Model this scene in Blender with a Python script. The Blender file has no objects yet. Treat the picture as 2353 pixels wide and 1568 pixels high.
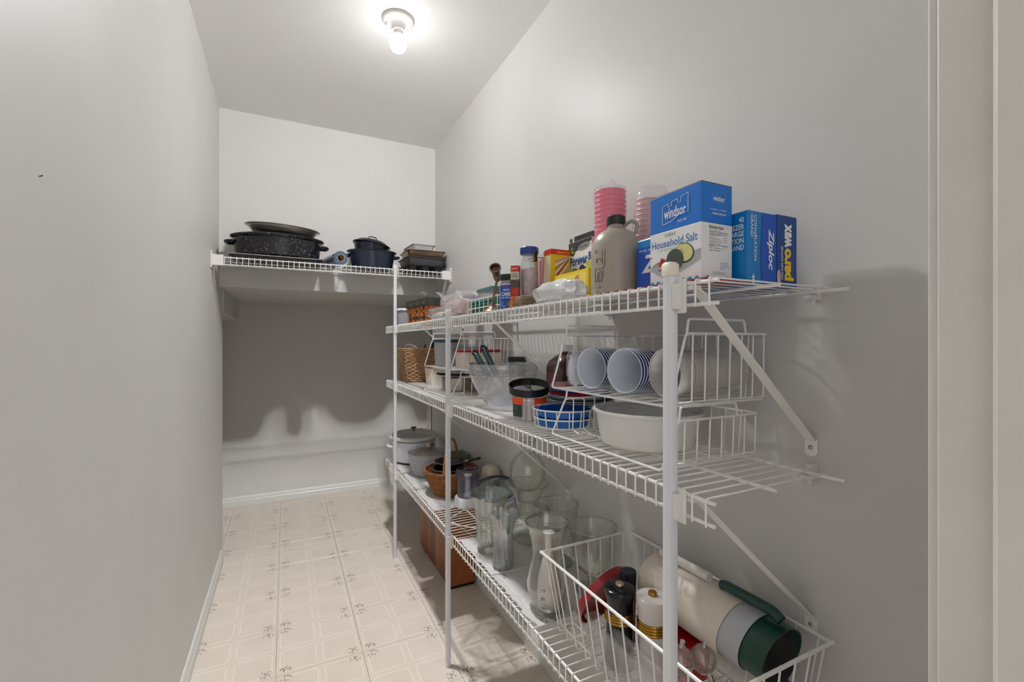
import bpy, math, random
from mathutils import Vector, Matrix, noise

random.seed(7)
SC = bpy.context.scene
COL = SC.collection
PI = math.pi

# ------------------------------------------------------------------ camera
YAW = math.radians(26.487)
cam_d = bpy.data.cameras.new('camera')
cam_d.sensor_fit = 'HORIZONTAL'
cam_d.sensor_width = 36.0
cam_d.lens = 36.0 * 1044.5 / 2353.0
cam_d.shift_y = 2.8 / 2353.0
cam_d.clip_start = 0.01
cam = bpy.data.objects.new('camera', cam_d)
COL.objects.link(cam)
cam.location = (0, 0, 1.23)
cam.rotation_euler = (PI / 2, 0, -YAW)
SC.camera = cam

# ------------------------------------------------------------------ world, light, exposure
world = bpy.data.worlds.new('hallway_daylight')
SC.world = world
world.use_nodes = True
WORLD_STRENGTH = 1.15
world.node_tree.nodes['Background'].inputs[0].default_value = (1.0, 0.985, 0.96, 1)
world.node_tree.nodes['Background'].inputs[1].default_value = WORLD_STRENGTH
BULB_STRENGTH = 18.0       # glow of the globe itself
BULB_WATTS = 535.0         # light it throws into the room
BULB_LINEAR, BULB_CONSTANT = 0.14, 0.60
BULB_COLOR = (0.995, 1.0, 1.0, 1)
SC.view_settings.view_transform = 'Standard'
SC.view_settings.look = 'None'
SC.view_settings.gamma = 1.0
SC.view_settings.use_curve_mapping = False
SC.view_settings.exposure = 0.0
SC.cycles.transparent_max_bounces = 32
SC.cycles.max_bounces = 14
SC.cycles.sample_clamp_indirect = 6.0
# sampling portal in the doorway (guides the sky light through the opening; emits nothing itself)
pl = bpy.data.lights.new('doorway_portal', 'AREA')
pl.shape = 'RECTANGLE'; pl.size = 0.76; pl.size_y = 2.03
pl.cycles.is_portal = True
po = bpy.data.objects.new('doorway_portal', pl); COL.objects.link(po)
po.location = (0.07, 0.045, 1.015); po.rotation_euler = (PI / 2, 0, 0)

# ------------------------------------------------------------------ measures (metres)
RW, LW = 0.883, -0.321          # side walls
CEIL = 2.50
YU, YD = 2.905, 3.974           # header wall, far recess wall
HB = 1.532                      # underside of the header
XR, XP = 0.566, 0.553           # shelf front rail, post centre
S1, S2, S3 = 1.328, 0.997, 0.505
SB = 1.650                      # back shelf

# ------------------------------------------------------------------ materials
MATS = {}
def lin(c):
    return tuple(((v / 255.0) / 12.92 if v <= 10 else (((v / 255.0) + 0.055) / 1.055) ** 2.4) for v in c)

def mat(name, rgb, rough=0.5, metal=0.0, spec=0.5, var=0.0, vscale=20.0, bump=0.0, bscale=60.0, coat=0.0, trans=0.0, sheen=0.0, alpha=1.0, sub=0.0):
    if name in MATS: return MATS[name]
    m = bpy.data.materials.new(name); m.use_nodes = True
    nt = m.node_tree; b = nt.nodes['Principled BSDF']
    col = (*lin(rgb), 1)
    b.inputs['Base Color'].default_value = col
    b.inputs['Roughness'].default_value = rough
    b.inputs['Metallic'].default_value = metal
    b.inputs['Specular IOR Level'].default_value = spec
    b.inputs['Coat Weight'].default_value = coat
    b.inputs['Transmission Weight'].default_value = trans
    b.inputs['Alpha'].default_value = alpha
    if var > 0 or bump > 0:
        tc = nt.nodes.new('ShaderNodeTexCoord')
        if var > 0:
            n = nt.nodes.new('ShaderNodeTexNoise'); n.inputs['Scale'].default_value = vscale; n.inputs['Detail'].default_value = 4
            nt.links.new(tc.outputs['Object'], n.inputs['Vector'])
            r = nt.nodes.new('ShaderNodeValToRGB')
            r.color_ramp.elements[0].position = 0.3; r.color_ramp.elements[1].position = 0.7
            r.color_ramp.elements[0].color = (*[c * (1 - var) for c in col[:3]], 1)
            r.color_ramp.elements[1].color = (*[min(1, c * (1 + var)) for c in col[:3]], 1)
            nt.links.new(n.outputs['Fac'], r.inputs['Fac']); nt.links.new(r.outputs['Color'], b.inputs['Base Color'])
        if bump > 0:
            n2 = nt.nodes.new('ShaderNodeTexNoise'); n2.inputs['Scale'].default_value = bscale; n2.inputs['Detail'].default_value = 3
            nt.links.new(tc.outputs['Object'], n2.inputs['Vector'])
            bp = nt.nodes.new('ShaderNodeBump'); bp.inputs['Strength'].default_value = bump; bp.inputs['Distance'].default_value = 0.002
            nt.links.new(n2.outputs['Fac'], bp.inputs['Height']); nt.links.new(bp.outputs['Normal'], b.inputs['Normal'])
    MATS[name] = m
    return m

def thin_glass(name, tint=(0.965, 0.970, 0.965), ior=1.5, rough=0.02, boost=1.0, haze=0.0, hazecol=(0.8, 0.8, 0.8)):
    """clear sheet of glass or plastic: Fresnel reflection over a tinted see-through body, optional milky haze"""
    if name in MATS: return MATS[name]
    m = bpy.data.materials.new(name); m.use_nodes = True
    nt = m.node_tree; nt.nodes.remove(nt.nodes['Principled BSDF'])
    out = nt.nodes['Material Output']
    tr = nt.nodes.new('ShaderNodeBsdfTransparent'); tr.inputs[0].default_value = (*tint, 1)
    g0 = nt.nodes.new('ShaderNodeNewGeometry'); dp = nt.nodes.new('ShaderNodeVectorMath'); dp.operation = 'DOT_PRODUCT'
    nt.links.new(g0.outputs['Normal'], dp.inputs[0]); nt.links.new(g0.outputs['Incoming'], dp.inputs[1])
    ab = nt.nodes.new('ShaderNodeMath'); ab.operation = 'ABSOLUTE'; nt.links.new(dp.outputs['Value'], ab.inputs[0])
    mxm = nt.nodes.new('ShaderNodeMath'); mxm.operation = 'MAXIMUM'; mxm.inputs[1].default_value = 0.06; nt.links.new(ab.outputs[0], mxm.inputs[0])
    dv = nt.nodes.new('ShaderNodeMath'); dv.operation = 'DIVIDE'; dv.inputs[0].default_value = 1.0; nt.links.new(mxm.outputs[0], dv.inputs[1])
    cc = nt.nodes.new('ShaderNodeCombineColor')
    for i_ in range(3):
        pw = nt.nodes.new('ShaderNodeMath'); pw.operation = 'POWER'; pw.inputs[0].default_value = tint[i_]
        nt.links.new(dv.outputs[0], pw.inputs[1]); nt.links.new(pw.outputs[0], cc.inputs[i_])
    nt.links.new(cc.outputs[0], tr.inputs[0])
    gl = nt.nodes.new('ShaderNodeBsdfGlossy'); gl.inputs['Roughness'].default_value = rough; gl.inputs[0].default_value = (1, 1, 1, 1)
    fr = nt.nodes.new('ShaderNodeFresnel'); fr.inputs['IOR'].default_value = ior
    mu = nt.nodes.new('ShaderNodeMath'); mu.operation = 'MULTIPLY'; mu.use_clamp = True; mu.inputs[1].default_value = boost
    ge = nt.nodes.new('ShaderNodeNewGeometry'); io = nt.nodes.new('ShaderNodeMapRange')   # same reflection from either side of the sheet
    io.inputs[3].default_value = ior; io.inputs[4].default_value = 1.0 / ior
    nt.links.new(ge.outputs['Backfacing'], io.inputs[0]); nt.links.new(io.outputs[0], fr.inputs['IOR'])
    mx = nt.nodes.new('ShaderNodeMixShader')
    nt.links.new(fr.outputs[0], mu.inputs[0]); nt.links.new(mu.outputs[0], mx.inputs[0])
    body = tr
    if haze > 0:
        df = nt.nodes.new('ShaderNodeBsdfDiffuse'); df.inputs[0].default_value = (*hazecol, 1)
        tl = nt.nodes.new('ShaderNodeBsdfTranslucent'); tl.inputs[0].default_value = (*hazecol, 1)
        m2 = nt.nodes.new('ShaderNodeMixShader'); m2.inputs[0].default_value = 0.4
        nt.links.new(df.outputs[0], m2.inputs[1]); nt.links.new(tl.outputs[0], m2.inputs[2])
        m1 = nt.nodes.new('ShaderNodeMixShader')
        n = nt.nodes.new('ShaderNodeTexNoise'); n.inputs['Scale'].default_value = 12; n.inputs['Detail'].default_value = 2
        mr = nt.nodes.new('ShaderNodeMapRange'); mr.inputs[3].default_value = haze * 0.8; mr.inputs[4].default_value = min(1, haze * 1.2)
        nt.links.new(n.outputs['Fac'], mr.inputs[0]); nt.links.new(mr.outputs[0], m1.inputs[0])
        nt.links.new(tr.outputs[0], m1.inputs[1]); nt.links.new(m2.outputs[0], m1.inputs[2])
        body = m1
    nt.links.new(body.outputs[0], mx.inputs[1]); nt.links.new(gl.outputs[0], mx.inputs[2])
    nt.links.new(mx.outputs[0], out.inputs[0])
    MATS[name] = m
    return m

def real_glass(name, rgb=(245, 248, 246), rough=0.0, ior=1.45):
    if name in MATS: return MATS[name]
    m = mat(name, rgb, rough=rough, trans=1.0)
    m.node_tree.nodes['Principled BSDF'].inputs['IOR'].default_value = ior
    return m

def nodes_of(name, rgb, rough=0.5, spec=0.5):
    m = mat(name, rgb, rough=rough, spec=spec)
    return m, m.node_tree, m.node_tree.nodes['Principled BSDF']

# wall paint: pale warm grey, eggshell sheen, faint roller texture
def paint(name, rgb, rough=0.42, spec=0.35):
    m = mat(name, rgb, rough=rough, spec=spec, var=0.02, vscale=3.0)
    nt = m.node_tree; b = nt.nodes['Principled BSDF']
    tc = nt.nodes.new('ShaderNodeTexCoord')
    n1 = nt.nodes.new('ShaderNodeTexNoise'); n1.inputs['Scale'].default_value = 220; n1.inputs['Detail'].default_value = 2
    n2 = nt.nodes.new('ShaderNodeTexNoise'); n2.inputs['Scale'].default_value = 5; n2.inputs['Detail'].default_value = 2
    nt.links.new(tc.outputs['Object'], n1.inputs['Vector']); nt.links.new(tc.outputs['Object'], n2.inputs['Vector'])
    ad = nt.nodes.new('ShaderNodeMath'); ad.operation = 'MULTIPLY_ADD'; ad.inputs[1].default_value = 0.05
    nt.links.new(n1.outputs['Fac'], ad.inputs[0]); nt.links.new(n2.outputs['Fac'], ad.inputs[2])
    bp = nt.nodes.new('ShaderNodeBump'); bp.inputs['Strength'].default_value = 0.18; bp.inputs['Distance'].default_value = 0.012
    nt.links.new(ad.outputs[0], bp.inputs['Height']); nt.links.new(bp.outputs['Normal'], b.inputs['Normal'])
    return m

WALL = paint('wall_paint', (200, 198, 195), rough=0.5, spec=0.3)
CEILM = paint('ceiling_paint', (234, 233, 231), rough=0.55, spec=0.3)
TRIM = mat('trim_paint', (205, 205, 200), rough=0.35, var=0.02, vscale=6)
JAMB = mat('jamb_paint', (208, 206, 200), rough=0.38, var=0.04, vscale=9, bump=0.15, bscale=14)
WIRE = mat('white_vinyl_wire', (232, 231, 228), rough=0.35, spec=0.5, var=0.03, vscale=40)
POST = mat('white_enamel_post', (222, 224, 228), rough=0.35, var=0.02, vscale=10)
CLIP = mat('white_plastic_clip', (226, 224, 220), rough=0.4, var=0.02)
CREAMCAP = mat('cream_plastic', (228, 218, 204), rough=0.45, var=0.02)
STEEL = mat('brushed_steel', (176, 168, 160), rough=0.28, metal=0.9, var=0.08, vscale=30)
CHROME = mat('chrome', (210, 210, 212), rough=0.12, metal=1.0, var=0.02)
BLACKP = mat('black_plastic', (18, 18, 19), rough=0.35, var=0.1)
WHITEP = mat('white_plastic', (228, 228, 232), rough=0.35, var=0.02)
GLASS = thin_glass('clear_glass')
GLASS2 = thin_glass('greenish_glass', tint=(0.962, 0.968, 0.957), boost=1.2)
GEDGE = thin_glass('glass_edge', tint=(0.80, 0.83, 0.80), ior=1.6, rough=0.05, boost=2.5)
def glass_ring(r, z, parent, t=0.0016, n=56):
    return MB().tube([(r * math.cos(2 * PI * k / n), r * math.sin(2 * PI * k / n), z) for k in range(n)], t, 6, closed=True).build('rim', GEDGE, parent)
CLEARP = thin_glass('clear_plastic', tint=(0.95, 0.95, 0.96), ior=1.45, rough=0.08, haze=0.10)
BAG = thin_glass('poly_bag', tint=(0.985, 0.985, 0.985), ior=1.45, rough=0.14, boost=1.0, haze=0.16, hazecol=(0.82, 0.82, 0.84))
FROST = thin_glass('frosted_plastic', tint=(0.9, 0.9, 0.92), ior=1.45, rough=0.25, haze=0.55, hazecol=(0.72, 0.72, 0.74))

def speckle(name, base, dot, scale=170, thr=0.16, rough=0.22):
    if name in MATS: return MATS[name]
    m, nt, b = nodes_of(name, base, rough)
    tc = nt.nodes.new('ShaderNodeTexCoord')
    v = nt.nodes.new('ShaderNodeTexVoronoi'); v.inputs['Scale'].default_value = scale
    n = nt.nodes.new('ShaderNodeTexNoise'); n.inputs['Scale'].default_value = 60; n.inputs['Detail'].default_value = 3
    nt.links.new(tc.outputs['Object'], v.inputs['Vector']); nt.links.new(tc.outputs['Object'], n.inputs['Vector'])
    mm = nt.nodes.new('ShaderNodeMath'); mm.operation = 'MULTIPLY'
    mr = nt.nodes.new('ShaderNodeMapRange'); mr.inputs[1].default_value = 0.35; mr.inputs[2].default_value = 0.75; mr.inputs[3].default_value = 0; mr.inputs[4].default_value = thr * 2.2
    nt.links.new(n.outputs['Fac'], mr.inputs[0])
    lt = nt.nodes.new('ShaderNodeMath'); lt.operation = 'LESS_THAN'
    nt.links.new(v.outputs['Distance'], lt.inputs[0]); nt.links.new(mr.outputs[0], lt.inputs[1])
    mx = nt.nodes.new('ShaderNodeMix'); mx.data_type = 'RGBA'
    mx.inputs[6].default_value = (*lin(base), 1); mx.inputs[7].default_value = (*lin(dot), 1)
    nt.links.new(lt.outputs[0], mx.inputs[0]); nt.links.new(mx.outputs[2], b.inputs['Base Color'])
    return m

SPECK = speckle('black_speckled_enamel', (22, 22, 26), (190, 190, 200))
SPECKB = speckle('blue_black_speckled_enamel', (22, 26, 38), (110, 118, 140), scale=230, thr=0.1)

def tile_material():
    """beige vinyl tile: four rounded outline squares and small brown sprigs printed at the corners"""
    m, nt, b = nodes_of('vinyl_tile', (203, 192, 181), 0.36, 0.45)
    L = nt.links.new
    def N(t): return nt.nodes.new(t)
    def M(op, a, bb=None, c=None):
        n = N('ShaderNodeMath'); n.operation = op
        for i, v in enumerate((a, bb, c)):
            if v is None: continue
            if isinstance(v, (int, float)): n.inputs[i].default_value = v
            else: L(v, n.inputs[i])
        return n.outputs[0]
    tc = N('ShaderNodeTexCoord'); sx = N('ShaderNodeSeparateXYZ'); L(tc.outputs['Object'], sx.inputs[0])
    ax = M('ABSOLUTE', sx.outputs[0]); ay = M('ABSOLUTE', sx.outputs[1])
    # rounded square SDF centred at quarter
    qx = M('SUBTRACT', M('ABSOLUTE', M('SUBTRACT', ax, 0.0765)), 0.0500)
    qy = M('SUBTRACT', M('ABSOLUTE', M('SUBTRACT', ay, 0.0765)), 0.0500)
    mxx = M('MAXIMUM', qx, 0.0); mxy = M('MAXIMUM', qy, 0.0)
    ln = M('SQRT', M('ADD', M('MULTIPLY', mxx, mxx), M('MULTIPLY', mxy, mxy)))
    sd = M('SUBTRACT', M('ADD', ln, M('MINIMUM', M('MAXIMUM', qx, qy), 0.0)), 0.0135)
    line = M('LESS_THAN', M('ABSOLUTE', sd), 0.0013)
    # thin cross lines between the squares
    cx = M('LESS_THAN', M('ABSOLUTE', M('SUBTRACT', ax, 0.0045)), 0.0007)
    cy = M('LESS_THAN', M('ABSOLUTE', M('SUBTRACT', ay, 0.0045)), 0.0007)
    # sprig near the tile corner
    dx = M('SUBTRACT', ax, 0.121); dy = M('SUBTRACT', ay, 0.127)
    dd = M('SQRT', M('ADD', M('MULTIPLY', dx, dx), M('MULTIPLY', dy, dy)))
    vo = N('ShaderNodeTexVoronoi'); vo.inputs['Scale'].default_value = 125
    mp = N('ShaderNodeMapping'); mp.inputs['Scale'].default_value = (1.0, 0.6, 1); mp.inputs['Rotation'].default_value = (0, 0, 0.7)
    L(tc.outputs['Object'], mp.inputs[0]); L(mp.outputs[0], vo.inputs['Vector'])
    sp = M('MULTIPLY', M('LESS_THAN', vo.outputs['Distance'], 0.42), M('LESS_THAN', M('ADD', dd, M('MULTIPLY', vo.outputs['Distance'], 0.014)), 0.026))
    nearspr = M('LESS_THAN', dd, 0.021)
    linem = M('MULTIPLY', M('MAXIMUM', M('MAXIMUM', line, M('MULTIPLY', cx, 0.5)), M('MULTIPLY', cy, 0.5)), M('SUBTRACT', 1.0, nearspr))
    n = N('ShaderNodeTexNoise'); n.inputs['Scale'].default_value = 9; n.inputs['Detail'].default_value = 5
    oi = N('ShaderNodeObjectInfo')
    va = N('ShaderNodeVectorMath'); va.operation = 'ADD'; L(tc.outputs['Object'], va.inputs[0]); L(oi.outputs['Location'], va.inputs[1]); L(va.outputs[0], n.inputs['Vector'])
    r = N('ShaderNodeValToRGB'); r.color_ramp.elements[0].color = (*lin((196, 184, 172)), 1); r.color_ramp.elements[1].color = (*lin((209, 199, 189)), 1)
    L(n.outputs['Fac'], r.inputs['Fac'])
    m1 = N('ShaderNodeMix'); m1.data_type = 'RGBA'; L(M('MULTIPLY', linem, 0.75), m1.inputs[0]); L(r.outputs[0], m1.inputs[6]); m1.inputs[7].default_value = (*lin((228, 220, 210)), 1)
    m2 = N('ShaderNodeMix'); m2.data_type = 'RGBA'; L(M('MULTIPLY', sp, 0.72), m2.inputs[0]); L(m1.outputs[2], m2.inputs[6]); m2.inputs[7].default_value = (*lin((104, 92, 84)), 1)
    L(m2.outputs[2], b.inputs['Base Color'])
    bp = N('ShaderNodeBump'); bp.inputs['Strength'].default_value = 0.25; bp.inputs['Distance'].default_value = 0.001
    L(line, bp.inputs['Height']); L(bp.outputs['Normal'], b.inputs['Normal'])
    return m
TILE = tile_material()
def liner_material():
    m = TILE.copy(); m.name = 'pale_vinyl_tile'
    for n in m.node_tree.nodes:
        if n.type == 'VALTORGB':
            n.color_ramp.elements[0].color = (*lin((192, 190, 189)), 1); n.color_ramp.elements[1].color = (*lin((204, 202, 201)), 1)
    return m
LINER = liner_material()

# ------------------------------------------------------------------ mesh helpers
class MB:
    def __init__(s): s.v = []; s.f = []
    def add(s, vs, fs):
        o = len(s.v); s.v += [tuple(p) for p in vs]; s.f += [tuple(i + o for i in f) for f in fs]; return s
    def box(s, x0, x1, y0, y1, z0, z1):
        v = [(x0, y0, z0), (x1, y0, z0), (x1, y1, z0), (x0, y1, z0), (x0, y0, z1), (x1, y0, z1), (x1, y1, z1), (x0, y1, z1)]
        return s.add(v, [(0, 3, 2, 1), (4, 5, 6, 7), (0, 1, 5, 4), (1, 2, 6, 5), (2, 3, 7, 6), (3, 0, 4, 7)])
    def rings(s, rings, cap0=True, cap1=True, close=False):
        n = len(rings[0]); vs = [p for r in rings for p in r]; fs = []
        m = len(rings)
        for i in range(m if close else m - 1):
            a = i * n; b = ((i + 1) % m) * n
            for j in range(n):
                k = (j + 1) % n
                fs.append((a + j, a + k, b + k, b + j))
        if not close:
            if cap0: fs.append(tuple(reversed(range(n))))
            if cap1: fs.append(tuple(range((m - 1) * n, m * n)))
        return s.add(vs, fs)
    def tube(s, pts, r, n=6, closed=False, r2=None):
        P = [Vector(p) for p in pts]
        m = len(P)
        T = []
        for i in range(m):
            if closed: t = P[(i + 1) % m] - P[i - 1]
            else: t = P[min(i + 1, m - 1)] - P[max(i - 1, 0)]
            T.append(t.normalized())
        ref = Vector((0, 0, 1)) if abs(T[0].z) < 0.9 else Vector((1, 0, 0))
        u = T[0].cross(ref).normalized(); rs = []
        for i in range(m):
            u = (u - T[i] * u.dot(T[i])).normalized(); w = T[i].cross(u)
            rr = r[i] if isinstance(r, (list, tuple)) else r
            rb = rr if r2 is None else r2
            rs.append([P[i] + u * (rr * math.cos(2 * PI * j / n)) + w * (rb * math.sin(2 * PI * j / n)) for j in range(n)])
        return s.rings(rs, close=closed)
    def lathe(s, prof, n=32, c=(0, 0, 0), sx=1.0, sy=1.0, cap0=True, cap1=True, wob=None):
        rs = []
        for (r, z) in prof:
            ring = []
            for j in range(n):
                a = 2 * PI * j / n
                rr = r * (wob(a, z) if wob else 1.0)
                ring.append((c[0] + rr * sx * math.cos(a), c[1] + rr * sy * math.sin(a), c[2] + z))
            rs.append(ring)
        return s.rings(rs, cap0, cap1)
    def loft(s, secs, n=8, cap0=True, cap1=True):
        return s.rings([rrect(*q, n=n) for q in secs], cap0, cap1)
    def build(s, name, m, parent=None, smooth=True, loc=None, kind=None, bevel=0.0):
        me = bpy.data.meshes.new(name); me.from_pydata(s.v, [], s.f); me.update()
        me.materials.append(m)
        if smooth:
            me.polygons.foreach_set('use_smooth', [True] * len(me.polygons))
            try: me.set_sharp_from_angle(angle=math.radians(38))
            except Exception: pass
        o = bpy.data.objects.new(name, me); COL.objects.link(o)
        if parent: o.parent = parent
        if loc: o.location = loc
        if kind: o['kind'] = kind
        if bevel > 0:
            bm = o.modifiers.new('bevel', 'BEVEL'); bm.width = bevel; bm.segments = 2; bm.limit_method = 'ANGLE'
        return o

def rrect(hx, hy, r, z, cx=0.0, cy=0.0, n=8):
    r = min(r, hx * 0.999, hy * 0.999); pts = []
    for (sx, sy, a0) in ((1, 1, 0), (-1, 1, PI / 2), (-1, -1, PI), (1, -1, 1.5 * PI)):
        for k in range(n):
            a = a0 + (PI / 2) * k / (n - 1)
            pts.append((cx + sx * (hx - r) + r * math.cos(a), cy + sy * (hy - r) + r * math.sin(a), z))
    return pts

def fillet(pts, r, seg=4, closed=False):
    P = [Vector(p) for p in pts]; out = []; m = len(P)
    for i in range(m):
        if not closed and i in (0, m - 1): out.append(P[i]); continue
        a, b, c = P[i - 1], P[i], P[(i + 1) % m]
        d1 = (a - b); d2 = (c - b); rr = min(r, d1.length * 0.45, d2.length * 0.45)
        p1 = b + d1.normalized() * rr; p2 = b + d2.normalized() * rr
        for k in range(seg + 1):
            t = k / seg; out.append(p1 * (1 - t) ** 2 + b * 2 * t * (1 - t) + p2 * t * t)
    return out

def tag(o, label, cat, group=None, kind=None):
    o['label'] = label; o['category'] = cat
    if group: o['group'] = group
    if kind: o['kind'] = kind
    return o
def thing(name, label, cat, loc=(0, 0, 0), rotz=0.0, group=None):
    o = bpy.data.objects.new(name, None); COL.objects.link(o); o.empty_display_size = 0.02
    o.location = loc; o.rotation_euler = (0, 0, rotz)
    return tag(o, label, cat, group)
def copy_tree(o, parent=None):
    c = o.copy(); COL.objects.link(c)
    if parent: c.parent = parent
    for ch in list(o.children): copy_tree(ch, c)
    return c
def struct(o, label=None):
    o['kind'] = 'structure'
    if label: o['label'] = label
    return o
def tubeobj(name, pts, r, m, parent, n=6, closed=False):
    return MB().tube(pts, r, n, closed).build(name, m, parent)
def boxobj(name, dims, m, parent=None, bevel=0.0, smooth=False):
    o = MB().box(*dims).build(name, m, parent, smooth=False, bevel=bevel)
    return o

# print on faces: frame = (origin, right, up); normal = right x up
class Face:
    def __init__(s, o, right, up):
        s.o = Vector(o); s.r = Vector(right); s.u = Vector(up); s.n = s.r.cross(s.u)
    def p(s, a, b, lift=0.0): return s.o + s.r * a + s.u * b + s.n * lift
FX = lambda o: Face(o, (0, -1, 0), (0, 0, 1))      # face looking to -X
FY = lambda o: Face(o, (1, 0, 0), (0, 0, 1))       # face looking to -Y

def decal(name, pts, face, m, parent, lift=0.0004):
    vs = [face.p(a, b, 0.0) for a, b in pts] + [face.p(a, b, lift) for a, b in pts]
    n = len(pts)
    fs = [tuple(range(n, 2 * n))] + [(i, (i + 1) % n, n + (i + 1) % n, n + i) for i in range(n)]
    return MB().add(vs, fs).build(name, m, parent, smooth=False)
def ell(cx, cy, rx, ry, rot=0.0, n=28, a0=0.0, a1=2 * PI):
    out = []
    full = abs(a1 - a0 - 2 * PI) < 1e-6
    for k in range(n if full else n + 1):
        a = a0 + (a1 - a0) * k / n; x = rx * math.cos(a); y = ry * math.sin(a)
        out.append((cx + x * math.cos(rot) - y * math.sin(rot), cy + x * math.sin(rot) + y * math.cos(rot)))
    return out
def rect(x0, x1, y0, y1): return [(x0, y0), (x1, y0), (x1, y1), (x0, y1)]
def stroke(name, pts, w, face, m, parent, lift=0.0005, closed=False):
    P = [face.p(a, b, lift) for a, b in pts]
    return MB().tube(P, w / 2, 4, closed, r2=None).build(name, m, parent, smooth=False)

def text(name, body, face, x, y, w, h, m, parent, bold=0.0, shear=0.0, align='LEFT', lift=0.0005, ex=0.0):
    """printed words: laid out so that they fill the box w x h whose lower left corner is (x, y)"""
    cu = bpy.data.curves.new(name, 'FONT'); cu.body = body; cu.size = 1.0; cu.offset = bold; cu.shear = shear; cu.align_x = align
    cu.space_line = 0.95
    cu.resolution_u = 3
    ob = bpy.data.objects.new(name, cu); COL.objects.link(ob)
    dg = bpy.context.evaluated_depsgraph_get(); ev = ob.evaluated_get(dg)
    me = bpy.data.meshes.new_from_object(ev)
    bpy.data.objects.remove(ob); bpy.data.curves.remove(cu)
    xs = [v.co.x for v in me.vertices]; ys = [v.co.y for v in me.vertices]
    if not xs: return None
    x0, x1, y0, y1 = min(xs), max(xs), min(ys), max(ys)
    kx = w / (x1 - x0); ky = (h / (y1 - y0)) if h else kx
    for v in me.vertices:
        v.co = face.p(x + (v.co.x - x0) * kx, y + (v.co.y - y0) * ky, lift)
    me.materials.clear(); me.materials.append(m); me.name = name
    o = bpy.data.objects.new(name, me); COL.objects.link(o); o.parent = parent
    return o

def shell(prof_out, t=0.003):
    """closed double-walled profile from an outer profile that runs bottom centre -> rim"""
    inner = []
    for i in range(len(prof_out) - 1, -1, -1):
        r, z = prof_out[i]
        if i == len(prof_out) - 1: inner.append((max(r - t, 0.0005), z))
        else: inner.append((max(r - t, 0.0005), max(z, prof_out[0][1] + t)))
    return prof_out + inner
def hollow(name, prof, m, parent=None, t=0.003, n=36, loc=None, sx=1.0, sy=1.0, wob=None):
    p = [(0.0005, prof[0][1])] + prof
    return MB().lathe(shell(p, t), n, sx=sx, sy=sy, wob=wob).build(name, m, parent, loc=loc)

def blob(name, size, seed, m, parent=None, amp=0.25, freq=2.2, seg=40, rings=24, loc=None, power=0.7, fine=0.0, rot=0.0):
    """crumpled bag: soft body resting on its base with sharp folds"""
    vs = []; fs = []
    off = Vector((seed * 13.1, seed * 7.7, seed * 3.3))
    for i in range(rings + 1):
        th = PI * i / rings
        for j in range(seg):
            ph = 2 * PI * j / seg
            d = Vector((math.sin(th) * math.cos(ph), math.sin(th) * math.sin(ph), math.cos(th)))
            e = Vector([math.copysign(abs(q) ** power, q) for q in d])
            f = 1 - abs(noise.noise(d * freq + off)) * 2 * amp + noise.noise(d * freq * 2.7 + off) * amp * 0.5 + fine * noise.noise(d * freq * 7 + off)
            p = e * f
            z = p.z * size[2] * 0.5 + size[2] * 0.5
            z = max(z, 0.0)
            x, y = p.x * size[0] * 0.5, p.y * size[1] * 0.5
            vs.append((x * math.cos(rot) - y * math.sin(rot), x * math.sin(rot) + y * math.cos(rot), z))
    for i in range(rings):
        for j in range(seg):
            k = (j + 1) % seg
            fs.append((i * seg + j, (i + 1) * seg + j, (i + 1) * seg + k, i * seg + k))
    b = MB(); b.add(vs, fs)
    me_o = b.build(name, m, parent, loc=loc)
    return me_o

# ================================================================== STRUCTURE
T = 0.10
struct(boxobj('wall_left', (LW - T, LW, -0.3, 3.05, 0, CEIL), WALL), 'pale warm grey painted left wall')
wr = struct(boxobj('wall_right', (RW, RW + T, 0.055, 2.99, 0, CEIL), WALL), 'pale warm grey painted right wall behind the shelves')
struct(boxobj('wall_header', (LW, RW + 0.4, YU, YU + 0.12, HB, CEIL), WALL), 'painted header wall above the dark recess')
struct(boxobj('wall_back', (-1.05, 1.25, YD, YD + T, 0, HB + 0.1), WALL), 'far wall of the recess under the header')
struct(boxobj('wall_recess_left', (-1.05, -0.95, 3.05, YD, 0, HB + 0.1), WALL))
struct(boxobj('wall_recess_right', (1.12, 1.22, 2.99, YD, 0, HB + 0.1), WALL))
struct(boxobj('wall_recess_front_left', (-1.05, LW - T, 2.95, 3.05, 0, HB + 0.1), WALL))
struct(boxobj('wall_recess_front_right', (RW + T, 1.22, 2.89, 2.99, 0, HB + 0.1), WALL))
struct(boxobj('ceiling_recess', (-1.05, 1.25, YU + 0.12, YD + T, HB, HB + 0.08), WALL))
struct(boxobj('ceiling', (LW - T, RW + T, -0.3, YU + 0.12, CEIL, CEIL + 0.08), CEILM), 'white painted ceiling')
# boxed duct along the left side of the recess
bx = struct(boxobj('trim_duct_box', (-0.62, -0.316, 3.052, YD - 0.001, 1.393, HB - 0.001), WALL, bevel=0.004), 'painted duct box under the recess ceiling')
# front wall with the doorway we look through
JX0, JX1 = -0.31, 0.45
fw = struct(MB().box(JX1 + 0.019, RW, 0.055, 0.166, 0, CEIL).box(LW, JX0 - 0.0, 0.055, 0.166, 0, CEIL).box(JX0, JX1 + 0.019, 0.055, 0.166, 2.06, CEIL).build('wall_front', WALL, smooth=False), 'wall around the doorway')
door = struct(MB().box(JX1, JX1 + 0.019, 0.035, 0.168, 0, 2.06).build('door_1', JAMB, smooth=False, bevel=0.0015), 'painted wooden door jamb at the right edge')
stp = MB().box(JX1 - 0.012, JX1 - 0.0002, 0.085, 0.134, 0, 2.06).build('door_stop', JAMB, door, smooth=False, bevel=0.0035)
struct(MB().box(JX1 + 0.0045, JX1 + 0.06, 0.1682, 0.1752, 0, 2.11).build('trim_casing', JAMB, smooth=False, bevel=0.0012), 'door casing edge')
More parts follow.
